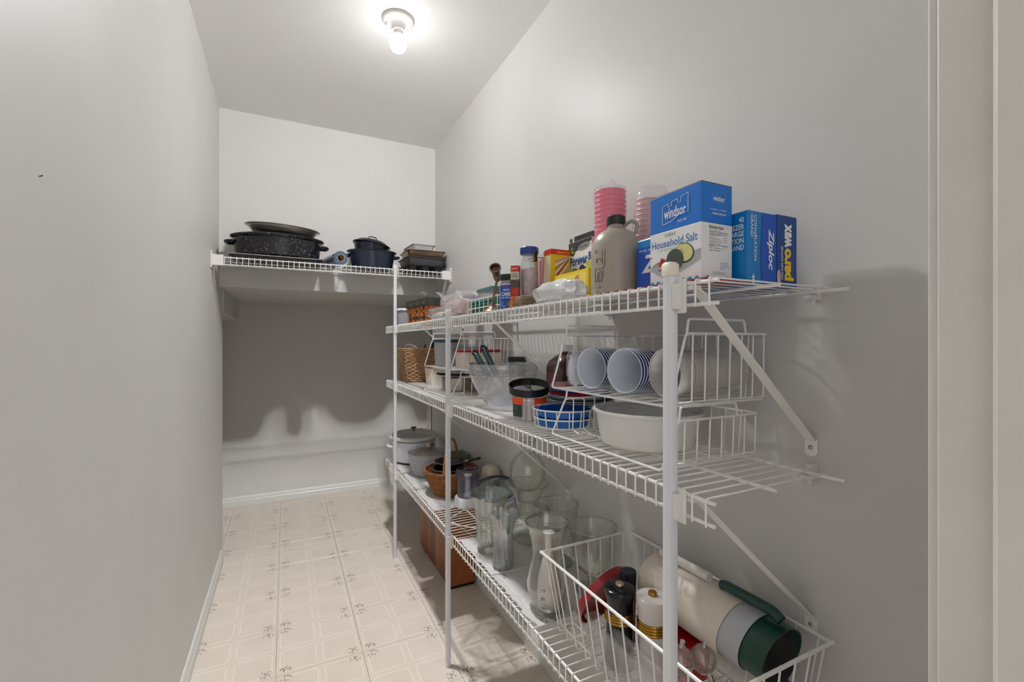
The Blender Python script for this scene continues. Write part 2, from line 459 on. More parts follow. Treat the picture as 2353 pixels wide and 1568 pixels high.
# baseboards
def baseboard(name, p0, p1, inward, h=0.075, t=0.012):
    prof = [(0, 0), (t, 0), (t, h * 0.55), (t * 0.75, h * 0.62), (t * 0.75, h * 0.8), (t * 0.35, h), (0, h)]
    a, b = Vector(p0), Vector(p1); nrm = Vector(inward)
    r0 = [a + nrm * u + Vector((0, 0, w)) for u, w in prof]; r1 = [b + nrm * u + Vector((0, 0, w)) for u, w in prof]
    o = MB().rings([r0, r1]).build(name, TRIM, smooth=False)
    return struct(o)
baseboard('baseboard_left', (LW, 0.17, 0.0005), (LW, 2.975, 0.0005), (1, 0, 0))
baseboard('baseboard_right', (RW, 0.17, 0.0005), (RW, 2.985, 0.0005), (-1, 0, 0))
baseboard('baseboard_back', (-0.95, YD, 0.0005), (1.12, YD, 0.0005), (0, -1, 0), h=0.07, t=0.014)

# floor slab and vinyl tiles
fl = struct(boxobj('floor', (-1.05, 1.25, -1.6, YD + T, -0.05, -0.004), mat('subfloor', (120, 112, 102), rough=0.8, var=0.1)), 'floor of beige vinyl tiles with sprig print')
P = 0.307
TX0, TY0 = -0.032, 2.187       # a known seam crossing
full = None
def clip_tile(cx, cy, x0, x1, y0, y1):
    g = 0.0005; h = P / 2 - g
    a0, a1 = max(-h, x0 - cx), min(h, x1 - cx); b0, b1 = max(-h, y0 - cy), min(h, y1 - cy)
    if a1 - a0 < 0.004 or b1 - b0 < 0.004: return
    global full
    isfull = a0 == -h and a1 == h and b0 == -h and b1 == h
    if isfull and full is not None:
        o = full.copy(); COL.objects.link(o)
    else:
        e = 0.0008
        b = MB()
        b.rings([[(a0, b0, -0.004), (a1, b0, -0.004), (a1, b1, -0.004), (a0, b1, -0.004)], [(a0, b0, -e), (a1, b0, -e), (a1, b1, -e), (a0, b1, -e)],
                 [(a0 + e, b0 + e, 0), (a1 - e, b0 + e, 0), (a1 - e, b1 - e, 0), (a0 + e, b1 - e, 0)]], cap0=False)
        o = b.build('tile', TILE, None, smooth=False)
        if isfull: full = o
    o.parent = fl; o.location = (cx, cy, 0)
for i in range(-4, 6):
    for j in range(-8, 7):
        cx = TX0 + (i + 0.5) * P; cy = TY0 + (j + 0.5) * P
        yb = cy + P / 2
        clip_tile(cx, cy, LW, RW, -0.3, 3.02)
        clip_tile(cx, cy, -0.95, 1.12, 3.02, YD)

# ceiling lamp: porcelain holder and bare bulb
lamp = thing('ceiling_lamp', 'bare white light bulb in a porcelain ceiling lampholder', 'lamp', (0.397, 1.80, CEIL))
PORC = mat('porcelain', (236, 235, 230), rough=0.3, var=0.01)
MB().lathe([(0.0005, -0.0002), (0.061, -0.0002), (0.0605, -0.006), (0.055, -0.012), (0.035, -0.017), (0.027, -0.024), (0.0245, -0.036), (0.0235, -0.046), (0.019, -0.047), (0.0185, -0.040), (0.0005, -0.040)], 40).build('lampholder', PORC, lamp)
MB().lathe([(0.0005, -0.0405), (0.0165, -0.0405), (0.0165, -0.060), (0.0175, -0.062), (0.0005, -0.062)], 24).build('bulb_neck', mat('bulb_neck', (214, 210, 202), rough=0.4, var=0.01), lamp)
scr = mat('print_grey', (120, 120, 122), rough=0.6)
lf = Face((-0.02, -0.036, -0.0165), (1, 0, 0), (0, -1, 0.0))
text('marking', 'CSA', Face((-0.045, 0.028, -0.0150), (0, -1, 0), (-1, 0, 0)), 0, -0.005, 0.02, 0.008, scr, lamp, lift=0.0008)
bm = bpy.data.materials.new('lit_bulb'); bm.use_nodes = True
nt = bm.node_tree; nt.nodes.remove(nt.nodes['Principled BSDF'])
em = nt.nodes.new('ShaderNodeEmission'); em.inputs[0].default_value = BULB_COLOR; em.inputs[1].default_value = BULB_STRENGTH
nt.links.new(em.outputs[0], nt.nodes['Material Output'].inputs[0])
bp = [(0.0176, -0.0622)]
for k in range(0, 15):
    a = math.radians(30 + 150 * k / 14); bp.append((max(0.0005, 0.0335 * math.sin(a)), -0.097 + 0.0335 * math.cos(a) * (1.12 if k < 6 else 1.0)))
MB().lathe(bp, 32).build('bulb', bm, lamp)
ll = bpy.data.lights.new('bulb_light', 'POINT'); ll.energy = BULB_WATTS; ll.shadow_soft_size = 0.035; ll.use_nodes = True
lt_ = ll.node_tree; le = lt_.nodes['Emission']; le.inputs[0].default_value = BULB_COLOR
fo = lt_.nodes.new('ShaderNodeLightFalloff'); fo.inputs[0].default_value = 1.0
m1_ = lt_.nodes.new('ShaderNodeMath'); m1_.operation = 'MULTIPLY'; m1_.inputs[1].default_value = BULB_LINEAR
m2_ = lt_.nodes.new('ShaderNodeMath'); m2_.operation = 'MULTIPLY_ADD'; m2_.inputs[1].default_value = BULB_CONSTANT
lt_.links.new(fo.outputs['Linear'], m1_.inputs[0]); lt_.links.new(fo.outputs['Constant'], m2_.inputs[0]); lt_.links.new(m1_.outputs[0], m2_.inputs[2])
lt_.links.new(m2_.outputs[0], le.inputs[1])
lo = bpy.data.objects.new('bulb_light', ll); COL.objects.link(lo); lo.parent = lamp; lo.location = (0, 0, -0.097)

# small nail in the left wall, cable on the right wall end
nl = MB().tube([(LW + 0.0002, 0.8995, 1.4716), (LW + 0.004, 0.8995, 1.4735)], 0.0008, 6).build('nail', mat('nail_metal', (60, 58, 56), rough=0.4, metal=0.8))
tag(nl, 'tiny dark nail stuck in the bare left wall', 'nail')
cb = MB().tube(fillet([(0.860, 2.93, 1.335), (0.872, 2.965, 1.335), (0.8765, 2.975, 1.31), (0.8765, 2.975, 0.9), (0.878, 2.975, 0.52)], 0.02), 0.0022, 6).build('cable', BLACKP)
tag(cb, 'thin black cable hanging down the end of the right wall', 'cable')

# ================================================================== WIRE SHELVES
WR, RR = 0.0016, 0.0031
def long_shelf(deck, label, y0, y1):
    t = thing('wire_shelf', label, 'shelf', (0, 0, deck), group='white wire shelves along the right wall')
    z = -WR
    tubeobj('front_rail', [(XR, y0 - 0.012, z - RR - WR), (XR, y1, z - RR - WR)], RR, WIRE, t, 8)
    tubeobj('lower_rail', [(XR, y0 - 0.012, -0.040), (XR, y1, -0.040)], RR, WIRE, t, 8)
    tubeobj('middle_rail', [(0.705, y0 - 0.014, z - RR - WR), (0.705, y1, z - RR - WR)], RR, WIRE, t, 8)
    tubeobj('back_rail', [(0.860, y0 - 0.035, z - RR - WR), (0.860, y1, z - RR - WR)], RR, WIRE, t, 8)
    xo = XR - RR - WR
    path = fillet([(0.864, 0, z), (xo, 0, z), (xo, 0, -0.0435)], 0.004, 3)
    w0 = None; n = int((y1 - y0) / 0.0254)
    for k in range(n + 1):
        if w0 is None: w = w0 = tubeobj('deck_wire', path, WR, WIRE, t, 6)
        else: w = w0.copy(); COL.objects.link(w)
        w.location = (0, y0 + k * 0.0254, 0)
    # wall clips
    for y in (y0 + 0.03, y0 + 0.62, y0 + 1.25, y0 + 1.9):
        MB().box(0.852, 0.869, y - 0.006, y + 0.006, -0.018, -0.0125).box(0.869, RW - 0.0005, y - 0.007, y + 0.007, -0.020, 0.006).tube([(RW - 0.012, y, -0.020), (RW - 0.012, y, -0.03)], 0.003, 6).build('wall_clip', CLIP, t, smooth=False)
    return t
long_shelf(S1, 'top white wire shelf carrying boxes and jars along the right wall', 0.472, 2.89)
long_shelf(S2, 'middle white wire shelf with stacking baskets and the glass bowl', 0.478, 2.89)
long_shelf(S3, 'lowest white wire shelf carrying glass vases and the slow cooker', 0.40, 2.89)

# back shelf across the header wall
bs = thing('wire_shelf', 'short white wire shelf across the back holding black roasters', 'shelf', (0, 0, SB))
YF = 2.605
for (nm, y, z) in (('front_rail', YF, -WR - RR - WR), ('lower_rail', YF, -0.042), ('middle_rail', YF + 0.14, -WR - RR - WR), ('back_rail', YU - 0.02, -WR - RR - WR)):
    tubeobj(nm, [(LW + 0.012, y, z), (RW - 0.012, y, z)], RR, WIRE, bs, 8)
path = fillet([(0, YU - 0.016, -WR), (0, YF - RR - WR, -WR), (0, YF - RR - WR, -0.0455)], 0.004, 3)
w0 = None
for k in range(46):
    if w0 is None: w = w0 = tubeobj('deck_wire', path, WR, WIRE, bs, 6)
    else: w = w0.copy(); COL.objects.link(w)
    w.location = (LW + 0.03 + k * 0.0254, 0, 0)
for sgn, xw in ((1, LW), (-1, RW)):
    b = MB()
    xa, xb = sorted((xw + sgn * 0.0005, xw + sgn * 0.052)); b.box(xa, xb, YF - 0.0125, YF - 0.0055, -0.048, 0.004)
    xa, xb = sorted((xw + sgn * 0.0005, xw + sgn * 0.006)); b.box(xa, xb, YF - 0.03, YF + 0.05, -0.062, 0.022)
    b.build('end_bracket', CLIP, bs, smooth=False, bevel=0.0015)

# posts
def post(y, top, label, clips):
    t = thing('shelf_post', label, 'post', (XP, y, 0), group='white shelf posts')
    h = 0.0085
    MB().loft([(h - 0.001, h - 0.001, 0.002, 0.0), (h, h, 0.002, 0.004), (h, h, 0.002, top)], 3).build('tube', POST, t)
    c = h + 0.0018
    MB().loft([(c, c, 0.003, top - 0.014), (c, c, 0.003, top + 0.004), (c - 0.003, c - 0.003, 0.003, top + 0.008)], 4).build('cap', CREAMCAP, t)
    MB().loft([(c, c, 0.003, 0.0), (c, c, 0.003, 0.010), (h + 0.0004, h + 0.0004, 0.003, 0.012)], 4).build('foot', CLIP, t)
    for z in clips:
        MB().box(-0.006, 0.0045, -0.0185, -0.0088, z - 0.046, z - 0.006).box(0.0045, 0.0085, -0.026, -0.0088, z - 0.052, z + 0.002).build('clip', CLIP, t, smooth=False, bevel=0.001)
post(0.54, 1.350, 'nearest white square shelf post with cream cap', (S1, S2, S3))
post(1.655, S1 + 0.018, 'middle white shelf post between the glassware and the basket', (S1, S2, S3))
post(2.59, SB + 0.008, 'farthest white shelf post rising to the back shelf', (S1, S2, S3))

# diagonal braces
def brace(y, deck, label):
    t = thing('shelf_brace', label, 'brace', (0, y, deck), group='diagonal shelf braces')
    a = Vector((XR + 0.012, 0, -0.012)); b = Vector((RW - 0.003, 0, -0.282))
    d = (b - a).normalized(); n = Vector((d.z, 0, -d.x)); w = 0.0095
    b1 = MB()
    sec = lambda c, q: [c + Vector((0, -q, 0)) + n * 0.0012, c + Vector((0, q, 0)) + n * 0.0012, c + Vector((0, q, 0)) - n * 0.0012, c + Vector((0, -q, 0)) - n * 0.0012]
    b1.rings([sec(a, w * 0.6), sec(a + d * 0.012, w), sec(b, w)])
    b1.build('strap', CLIP, t, smooth=False, bevel=0.0006)
    pl_ = [(-0.011, 0.014), (0.011, 0.014), (0.0115, -0.012), (0.008, -0.018), (0, -0.020), (-0.008, -0.018), (-0.0115, -0.012)]
    r0 = [(RW - 0.0026, u, -0.292 + v) for u, v in pl_]; r1 = [(RW - 0.0004, u, -0.292 + v) for u, v in pl_]
    pp = MB().rings([r0, r1]).build('foot_plate', CLIP, t, smooth=False)
    MB().lathe([(0.0005, 0), (0.0042, 0.0), (0.0042, 0.0012), (0.003, 0.0022), (0.0005, 0.0026)], 12).build('screw', STEEL, pp).matrix_local = Matrix.Translation((RW - 0.0026, 0, -0.295)) @ Matrix.Rotation(-PI / 2, 4, 'Y')
    MB().box(XR - 0.002, XR + 0.016, -0.008, 0.008, -0.0165, -0.0095).build('hook', CLIP, t, smooth=False)
for y, nm in ((0.512, 'nearest'), (1.33, 'second'), (2.113, 'farthest')):
    brace(2.168 if y > 2 else y, S1, nm + ' white diagonal brace under the top wire shelf')
    brace(y, S2, nm + ' white diagonal brace under the middle wire shelf')
    brace(y, S3, nm + ' white diagonal brace under the lowest wire shelf')

# vinyl tiles laid on the wire as shelf liners
def liner(x0, x1, y0, y1, z, label, ragged=0.006, seed=1, sag=0.0):
    rnd = random.Random(seed); n = 16
    top = []
    edge = [(x0 + rnd.uniform(-ragged, ragged * 0.3), y0 + (y1 - y0) * k / n) for k in range(n + 1)]
    out = edge + [(x1, y1), (x1, y0)]
    cx, cy = (x0 + x1) / 2 + 0.02, (y0 + y1) / 2
    r0 = [(x - cx, y - cy, 0) for x, y in out]; r1 = [(x - cx, y - cy, 0.002) for x, y in out]
    o = MB().rings([r0, r1]).build('shelf_liner', LINER, None, smooth=False, loc=(cx, cy, z + 0.0003))
    return tag(o, label, 'shelf liner', 'pale vinyl tiles lining the shelves')
liner(0.578, 0.85, 2.21, 2.50, S3, 'pale vinyl tile under the frosted mixing bowl', seed=2)
liner(0.578, 0.85, 2.52, 2.80, S3, 'pale vinyl tile under the slow cooker', seed=3)
liner(0.572, 0.85, 1.90, 2.195, S3, 'pale vinyl tile under the wicker hoop basket', seed=4)
liner(0.572, 0.85, 1.29, 1.575, S3, 'pale vinyl tile under the crystal vase', 0.008, seed=5)
liner(0.575, 0.85, 1.003, 1.285, S3, 'pale vinyl tile with torn edge under the hurricane vase', 0.01, seed=6)
liner(0.575, 0.85, 1.245, 1.53, S2, 'pale vinyl tile under the cut glass bowl', 0.008, seed=7)
liner(0.575, 0.85, 2.18, 2.50, S2, 'pale vinyl tile on the middle shelf beside the steel pot', seed=8)
liner(0.575, 0.85, 2.52, 2.84, S2, 'pale vinyl tile under the seagrass basket', seed=9)
Z1, Z2, Z3, ZB = S1 + 0.0004, S2 + 0.0004, S3 + 0.0004, SB + 0.0004
L2, L3 = S2 + 0.0026, S3 + 0.0026

# ================================================================== BACK SHELF THINGS
DARKPAN = mat('dark_nonstick', (38, 38, 41), rough=0.4, var=0.1)
GREYPAN = mat('grey_nonstick', (88, 88, 92), rough=0.42, metal=0.3, var=0.08)
BRONZEPAN = mat('browned_steel', (150, 128, 104), rough=0.3, metal=0.85, var=0.2, vscale=14)
SILVER = mat('bright_aluminium', (214, 213, 215), rough=0.4, metal=0.45, var=0.04)

bp_ = thing('broiler_pan', 'flat black broiler pan with bright rim under the large roaster', 'pan', (-0.035, 2.745, ZB))
MB().loft([(0.205, 0.115, 0.03, 0.0), (0.215, 0.12, 0.03, 0.016), (0.222, 0.127, 0.03, 0.018), (0.222, 0.127, 0.03, 0.0195), (0.21, 0.117, 0.03, 0.018), (0.20, 0.11, 0.03, 0.004)]).build('tray', DARKPAN, bp_)
MB().tube(rrect(0.222, 0.127, 0.03, 0.0195), 0.0022, 6, closed=True).build('rim', CHROME, bp_)

rz = ZB + 0.0225
ro = thing('roasting_pan', 'large oval black enamel roaster speckled white with two loop handles', 'pan', (-0.033, 2.745, rz), math.radians(-3))
sy = 0.62
MB().lathe(shell([(0.0005, 0), (0.185, 0), (0.198, 0.008), (0.206, 0.05), (0.210, 0.098), (0.222, 0.101), (0.226, 0.104), (0.226, 0.107)], 0.004), 56, sy=sy).build('body', SPECK, ro)
MB().lathe([(0.224, 0.108), (0.226, 0.111), (0.21, 0.117), (0.19, 0.122), (0.15, 0.124), (0.0005, 0.124)], 56, sy=sy, cap0=True).build('lid', SPECK, ro)
for s in (-1, 1):
    pts = fillet([(s * 0.206, -0.035, 0.078), (s * 0.242, -0.028, 0.076), (s * 0.242, 0.028, 0.076), (s * 0.206, 0.035, 0.078)], 0.02, 5)
    MB().tube(pts, 0.009, 8).build('handle', SPECK, ro)
tr = thing('serving_tray', 'oval stainless tray with turned rim tilted on the large roaster', 'tray', (-0.012, 2.745, rz + 0.132), math.radians(-4))
tr.rotation_euler = (0, math.radians(3.2), math.radians(-4))
MB().lathe(shell([(0.0005, 0.003), (0.135, 0.003), (0.15, 0.008), (0.172, 0.034), (0.183, 0.036), (0.183, 0.038)], 0.002), 56, sy=0.6).build('dish', STEEL, tr)
MB().tube([(0.181 * math.cos(2 * PI * k / 56), 0.183 * 0.6 * math.sin(2 * PI * k / 56), 0.0372) for k in range(56)], 0.0022, 6, closed=True).build('rim', STEEL, tr)
tl = thing('serving_tray', 'small dark metal dish edge resting in the tilted oval tray', 'tray', (0.075, 2.755, rz + 0.160))
MB().lathe(shell([(0.0005, 0), (0.05, 0), (0.06, 0.008), (0.062, 0.0085)], 0.002), 36, sy=0.7).build('dish', DARKPAN, tl)

# roll of blue film standing on its side, open end to the aisle
rl = thing('film_roll', 'roll of blue plastic wrap lying with its open cardboard end outward', 'roll', (0.270, 2.63, ZB + 0.0385))
rl.rotation_euler = (PI / 2, 0, math.radians(192))
FILM = mat('blue_film', (78, 98, 130), rough=0.18, coat=0.5, var=0.15, vscale=30)
CARD = mat('cardboard', (196, 176, 150), rough=0.7, var=0.1)
MB().lathe([(0.0215, 0), (0.0375, 0), (0.0375, 0.225), (0.0215, 0.225)], 36, cap0=False, cap1=False).build('film', FILM, rl)
MB().lathe([(0.019, -0.004), (0.0213, -0.004), (0.0213, 0.229), (0.019, 0.229)], 32, cap0=False, cap1=False).add([], []).build('core', CARD, rl)
MB().lathe([(0.0188, 0.06), (0.0005, 0.06)], 24, cap0=False).build('core_shade_disc', mat('painted_core_shade', (120, 84, 60), rough=0.8, var=0.1), rl)  # brown disc inside the open core, its colour standing for the shade within

NAVY = mat('navy_enamel', (32, 40, 56), rough=0.2, var=0.12, vscale=12)
bp2 = thing('roasting_pan', 'round navy enamel pan with side handle beside the film roll', 'pan', (0.452, 2.745, ZB), math.radians(-8))
MB().lathe(shell([(0.0005, 0), (0.10, 0), (0.114, 0.008), (0.130, 0.096), (0.139, 0.101), (0.140, 0.104)], 0.003), 48, sy=0.86).build('body', NAVY, bp2)
for s in (-1, 1):
    MB().tube(fillet([(s * 0.125, -0.028, 0.078), (s * 0.152, -0.022, 0.080), (s * 0.152, 0.022, 0.080), (s * 0.125, 0.028, 0.078)], 0.012, 4), 0.0065, 8).build('handle', NAVY, bp2)
sp = thing('casserole', 'small dark speckled pot with its lid askew on the navy pan', 'pot', (0.447, 2.745, ZB + 0.118))
sp.rotation_euler = (0, math.radians(6), 0)
MB().lathe(shell([(0.0005, -0.05), (0.080, -0.05), (0.098, 0.026), (0.105, 0.028)], 0.003), 44, sy=0.9).build('body', SPECKB, sp)
ld = MB().lathe([(0.106, 0.028), (0.107, 0.032), (0.094, 0.034), (0.088, 0.042), (0.075, 0.052), (0.04, 0.058), (0.0005, 0.059)], 44, sy=0.9).build('lid', SPECKB, sp)
ld.rotation_euler = (0, math.radians(3), 0)
MB().tube(fillet([(-0.020, 0, 0.056), (-0.024, 0, 0.078), (0.020, 0, 0.078), (0.020, 0, 0.056)], 0.012, 5), 0.003, 6).build('lid_handle', mat('handle_steel_dark', (70, 66, 62), rough=0.3, metal=0.8, var=0.05), ld)

# stack of baking tins at the right end
def tin(name, label, hx, hy, h, loc, rot, m, flare=0.014, ears=True, rad=0.022):
    t = thing(name, label, 'baking tin', loc, rot)
    MB().loft([(hx - flare, hy - flare, rad, 0), (hx - flare + 0.002, hy - flare + 0.002, rad, 0.003), (hx, hy, rad + 0.004, h), (hx + 0.007, hy + 0.007, rad + 0.008, h + 0.001), (hx + 0.007, hy + 0.007, rad + 0.008, h + 0.0025), (hx - 0.001, hy - 0.001, rad + 0.003, h + 0.0018), (hx - flare, hy - flare, rad, 0.0025)], cap1=True).build('body', m, t)
    MB().tube(rrect(hx + 0.007, hy + 0.007, rad + 0.008, h + 0.0018), 0.0018, 5, closed=True).build('rolled_rim', m, t)
    return t
mt = thing('muffin_tin', 'dark muffin tin at the bottom of the stack of baking tins', 'baking tin', (0.745, 2.745, ZB))
MB().box(-0.118, 0.118, -0.125, 0.125, 0.030, 0.033).build('plate', DARKPAN, mt, smooth=False, bevel=0.001)
for i in range(3):
    for j in range(3):
        MB().lathe([(0.0005, 0), (0.025, 0), (0.033, 0.0299)], 20, c=(-0.076 + 0.076 * i, -0.08 + 0.08 * j, 0), cap1=False).build('cup', DARKPAN, mt)
tin('cake_tin', 'grey non-stick cake tin second from the bottom of the tin stack', 0.113, 0.118, 0.044, (0.748, 2.745, ZB + 0.0335), 0.03, GREYPAN)
tin('cake_tin', 'browned shiny steel tin third in the stack of baking tins', 0.112, 0.110, 0.040, (0.755, 2.75, ZB + 0.0805), -0.03, BRONZEPAN)
tin('loaf_tin', 'bright silver loaf tin on top of the stack of baking tins', 0.064, 0.105, 0.050, (0.735, 2.755, ZB + 0.1065), 0.04, SILVER, rad=0.012)

# ================================================================== TOP SHELF THINGS
INKW = mat('print_white', (238, 240, 242), rough=0.5)
INKB = mat('print_black', (26, 26, 28), rough=0.5)
INKBLUE = mat('print_blue', (38, 110, 176), rough=0.5)
BLUEBOX = mat('blue_carton', (4, 112, 206), rough=0.32, var=0.03)
WHITECARD = mat('white_carton', (232, 232, 232), rough=0.4, var=0.01)
REDM = mat('print_red', (200, 40, 40), rough=0.5)
def carton(t, x0, x1, y0, y1, z0, z1, m, name='carton', bevel=0.0008):
    return boxobj(name, (x0, x1, y0, y1, z0, z1), m, t, bevel=bevel)

# --- salt box
sx0, sx1, sy0, sy1, sh = 0.615, 0.690, 0.533, 0.650, 0.1655
st = thing('salt_box', 'blue and white carton of household salt beside the near post', 'box', (0, 0, Z1 + 0.0035))
carton(st, sx0, sx1, sy0, sy1, 0, sh * 0.595, WHITECARD, 'lower_carton')
carton(st, sx0, sx1, sy0, sy1, sh * 0.595, sh, BLUEBOX, 'blue_band')
boxobj('top_flap', (sx0 + 0.001, sx1, sy0, sy1, sh + 0.0001, sh + 0.0012), mat('brown_card_edge', (120, 104, 88), rough=0.7, var=0.1), st)
A = FX((sx0 - 0.0001, sy1, 0)); W = sy1 - sy0; H = sh
cr = [(0.40, .94), (.40, .89), (.52, .89)]
lg = [(.27, .72), (.27, .885), (.38, .905), (.38, .865), (.45, .875), (.45, .915), (.57, .925), (.57, .885), (.635, .89), (.635, .935), (.77, .955), (.77, .755), (.62, .765), (.45, .705), (.27, .69)]
lg = [(a * W, (b - 0.02) * H) for a, b in lg]
stroke('crest', lg, 0.0011, A, INKW, st, closed=True)
text('wordmark', 'windsor', A, .30 * W, .725 * H, .43 * W, .11 * H, INKW, st, bold=0.012)
text('since_line', 'SINCE 1893', A, .57 * W, .655 * H, .17 * W, .022 * H, INKW, st)
text('iodized', 'Iodized', A, .32 * W, .53 * H, .21 * W, .045 * H, mat('print_grey2', (130, 130, 132), rough=0.6), st)
text('product_name', 'Household Salt', A, .04 * W, .42 * H, .90 * W, .085 * H, INKBLUE, st, bold=0.006)
text('purpose', '- For All Purpose Use -', A, .18 * W, .375 * H, .50 * W, .028 * H, MATS['print_grey2'], st)
decal('slab', [(-0.0 * W, .19 * H), (.0 * W, .225 * H), (.40 * W, .29 * H), (1.0 * W, .33 * H), (1.0 * W, .22 * H), (.58 * W, .115 * H), (.36 * W, .055 * H)], A, mat('slate_print', (170, 172, 178), rough=0.5, var=0.08, vscale=60), st, 0.0003)
decal('avocado_half', ell(.70 * W, .315 * H, .185 * W, .105 * H, -0.35), A, mat('avocado_skin', (62, 76, 44), rough=0.5, var=0.2, vscale=300), st, 0.0004)
decal('avocado_flesh', ell(.695 * W, .322 * H, .165 * W, .09 * H, -0.35), A, mat('avocado_flesh', (214, 208, 140), rough=0.5, var=0.1, vscale=200), st, 0.0006)
decal('avocado_pit', ell(.64 * W, .325 * H, .055 * W, .042 * H), A, mat('avocado_pit', (190, 178, 96), rough=0.5, var=0.05), st, 0.0008)
decal('avocado', ell(.52 * W, .265 * H, .17 * W, .112 * H, -0.55), A, mat('avocado_dark', (62, 72, 62), rough=0.6, var=0.25, vscale=900), st, 0.0010)
for (a, b, r) in ((.22, .245, .042), (.30, .265, .040), (.255, .285, .034), (.325, .235, .034)):
    decal('tomato', ell(a * W, b * H, r * W, r * W), A, mat('tomato_print', (196, 62, 50), rough=0.4, var=0.15, vscale=300), st, 0.0005)
for k in range(5): decal('herb', ell((.08 + .022 * k) * W, (.235 + .006 * k) * H, .02 * W, .006 * H, 0.8 if k % 2 else -0.7), A, mat('herb_print', (96, 130, 76), rough=0.6), st, 0.0004)
decal('chilli', ell(.24 * W, .175 * H, .075 * W, .007 * H, -0.12), A, mat('chilli_print', (130, 60, 56), rough=0.6), st, 0.0005)
decal('maple_dot', ell(.035 * W, .335 * H, .012 * W, .012 * W), A, REDM, st)
BALL = mat('print_azure', (40, 150, 200), rough=0.4, var=0.1, vscale=300)
for k in range(8): decal('blue_dot', ell((.05 + .125 * k) * W, .028 * H, .042 * W, .042 * W), A, BALL, st)
B = FY((sx0, sy0 - 0.0001, 0)); V = sx1 - sx0
lg2 = [(.36, .78), (.36, .885), (.47, .885), (.47, .862), (.53, .862), (.53, .885), (.62, .885), (.62, .862), (.67, .862), (.67, .885), (.76, .885), (.76, .80), (.66, .775), (.5, .765)]
stroke('crest', [(a * V, (b + .03) * H) for a, b in lg2], 0.0006, B, INKBLUE if False else mat('print_paleblue', (120, 170, 220), rough=0.5), st, closed=True)
text('wordmark', 'windsor', B, .38 * V, .825 * H, .36 * V, .055 * H, INKW, st, bold=0.012)
text('social', 'f windsor  y windsor', B, .27 * V, .725 * H, .55 * V, .022 * H, INKW, st)
text('address', 'windsorsalt.com', B, .34 * V, .685 * H, .44 * V, .026 * H, INKW, st, bold=0.01)
stroke('table_frame', [(.24 * V, .18 * H + .06), (.24 * V, .572 * H), (.86 * V, .572 * H), (.86 * V, .18 * H + .06)], 0.0003, B, MATS['print_grey2'], st)
text('nutrition_title', 'Nutrition Facts', B, .25 * V, .54 * H, .46 * V, .028 * H, INKB, st, bold=0.015)
rows = ['Per 1/4 tsp (1.5 g)', 'Amount       % Daily Value', 'Calories 0', 'Fat 0 g             0 %', 'Sodium 570 mg      25 %', 'Carbohydrate 0 g    0 %', 'Protein 0 g', 'Iodine             51 %', 'Not a significant source of', 'other nutrients']
for k, rw in enumerate(rows):
    text('nutrition_row', rw, B, .25 * V, (.515 - .0225 * k) * H, (.35 if len(rw) < 20 else .56) * V, .015 * H, mat('print_dark', (70, 70, 72), rough=0.6), st)
for k in (0, 1, 6): stroke('rule', [(.25 * V, (.508 - .0225 * k) * H), (.85 * V, (.508 - .0225 * k) * H)], 0.0005, B, INKB, st)
text('discover', 'Discover all the\nways this product\ncan be used around\nthe house.', B, .60 * V, .13 * H, .30 * V, .075 * H, INKBLUE, st)
text('maker', 'K+S Windsor Salt Ltd.\nPointe-Claire, Quebec', B, .36 * V, .075 * H, .40 * V, .03 * H, MATS['print_dark'], st)
for k in range(5): decal('blue_dot', ell((.2 + .2 * k) * V, .028 * H, .065 * V, .042 * W), B, BALL, st)

# --- freezer bag box and wax box
fb = thing('freezer_bag_box', 'blue carton of large freezer bags behind the salt box', 'box', (0, 0, Z1))
fx0, fx1, fy0, fy1, fh = 0.700, 0.7745, 0.509, 0.782, 0.127
BLUE2 = mat('azure_carton', (0, 124, 200), rough=0.35, var=0.05); BLUE3 = mat('royal_carton', (4, 80, 190), rough=0.35, var=0.05)
carton(fb, fx0, fx1, fy0, fy1, 0, fh, BLUE2, 'carton', bevel=0.004)
F = FX((fx0 - 0.0001, fy1, 0))
W2 = fy1 - fy0
decal('logo_panel', [(0.002, .02), (.002, .108), (.15, .108), (.15, .02)], F, BLUE3, fb)
text('logo', 'Ziploc', F, 0.016, .040, .15, .05, INKW, fb, bold=0.03, shear=0.25, lift=0.0009)
text('logo_tagline', 'Easy open tabs', F, 0.01, .097, .08, .007, INKW, fb, lift=0.0009)
text('count', '40\nFREEZER\nLARGE\nCONGELATION\nGRAND', F, W2 - .078, .060, .070, .056, INKW, fb, bold=0.01, align='RIGHT')
G = FY((fx0, fy0 - 0.0001, 0)); V2 = fx1 - fx0
GV = Face((fx0, fy0 - 0.0001, 0), (0, 0, -1), (1, 0, 0))   # reads top to bottom
text('side_text', 'CONGÉLATION\nGRAND', GV, -fh + .008, .005, .078, .017, INKW, fb, bold=0.01)
text('side_count', '40', GV, -.018, .007, .016, .009, INKW, fb, bold=0.02)
decal('royal_panel', [(.034, .002), (.031, .05), (.034, .09), (.036, fh - .002), (V2 - .002, fh - .002), (V2 - .002, .002)], G, BLUE3, fb, 0.0005)
stroke('tear_slit', [(.0335, .004), (.0305, .05), (.033, .09), (.036, fh - .012)], 0.0007, G, mat('slit_purple', (84, 40, 110), rough=0.7), fb)
text('side_logo', 'Ziploc', GV, -fh + .028, .047, .072, .019, INKW, fb, bold=0.03, shear=0.25, lift=0.001)
wx = thing('wax_box', 'navy carton of paraffin wax with yellow and white lettering', 'box', (0, 0, Z1))
wx0, wx1, wh = 0.7760, 0.833, 0.128
NAVYC = mat('navy_carton', (0, 64, 142), rough=0.38, var=0.05)
carton(wx, wx0, wx1, 0.5095, 0.62, 0, wh, NAVYC, 'carton')
GW = Face((wx1, 0.5095 - 0.0001, 0), (0, 0, 1), (-1, 0, 0))   # reads bottom to top
YEL = mat('print_yellow', (246, 200, 10), rough=0.45)
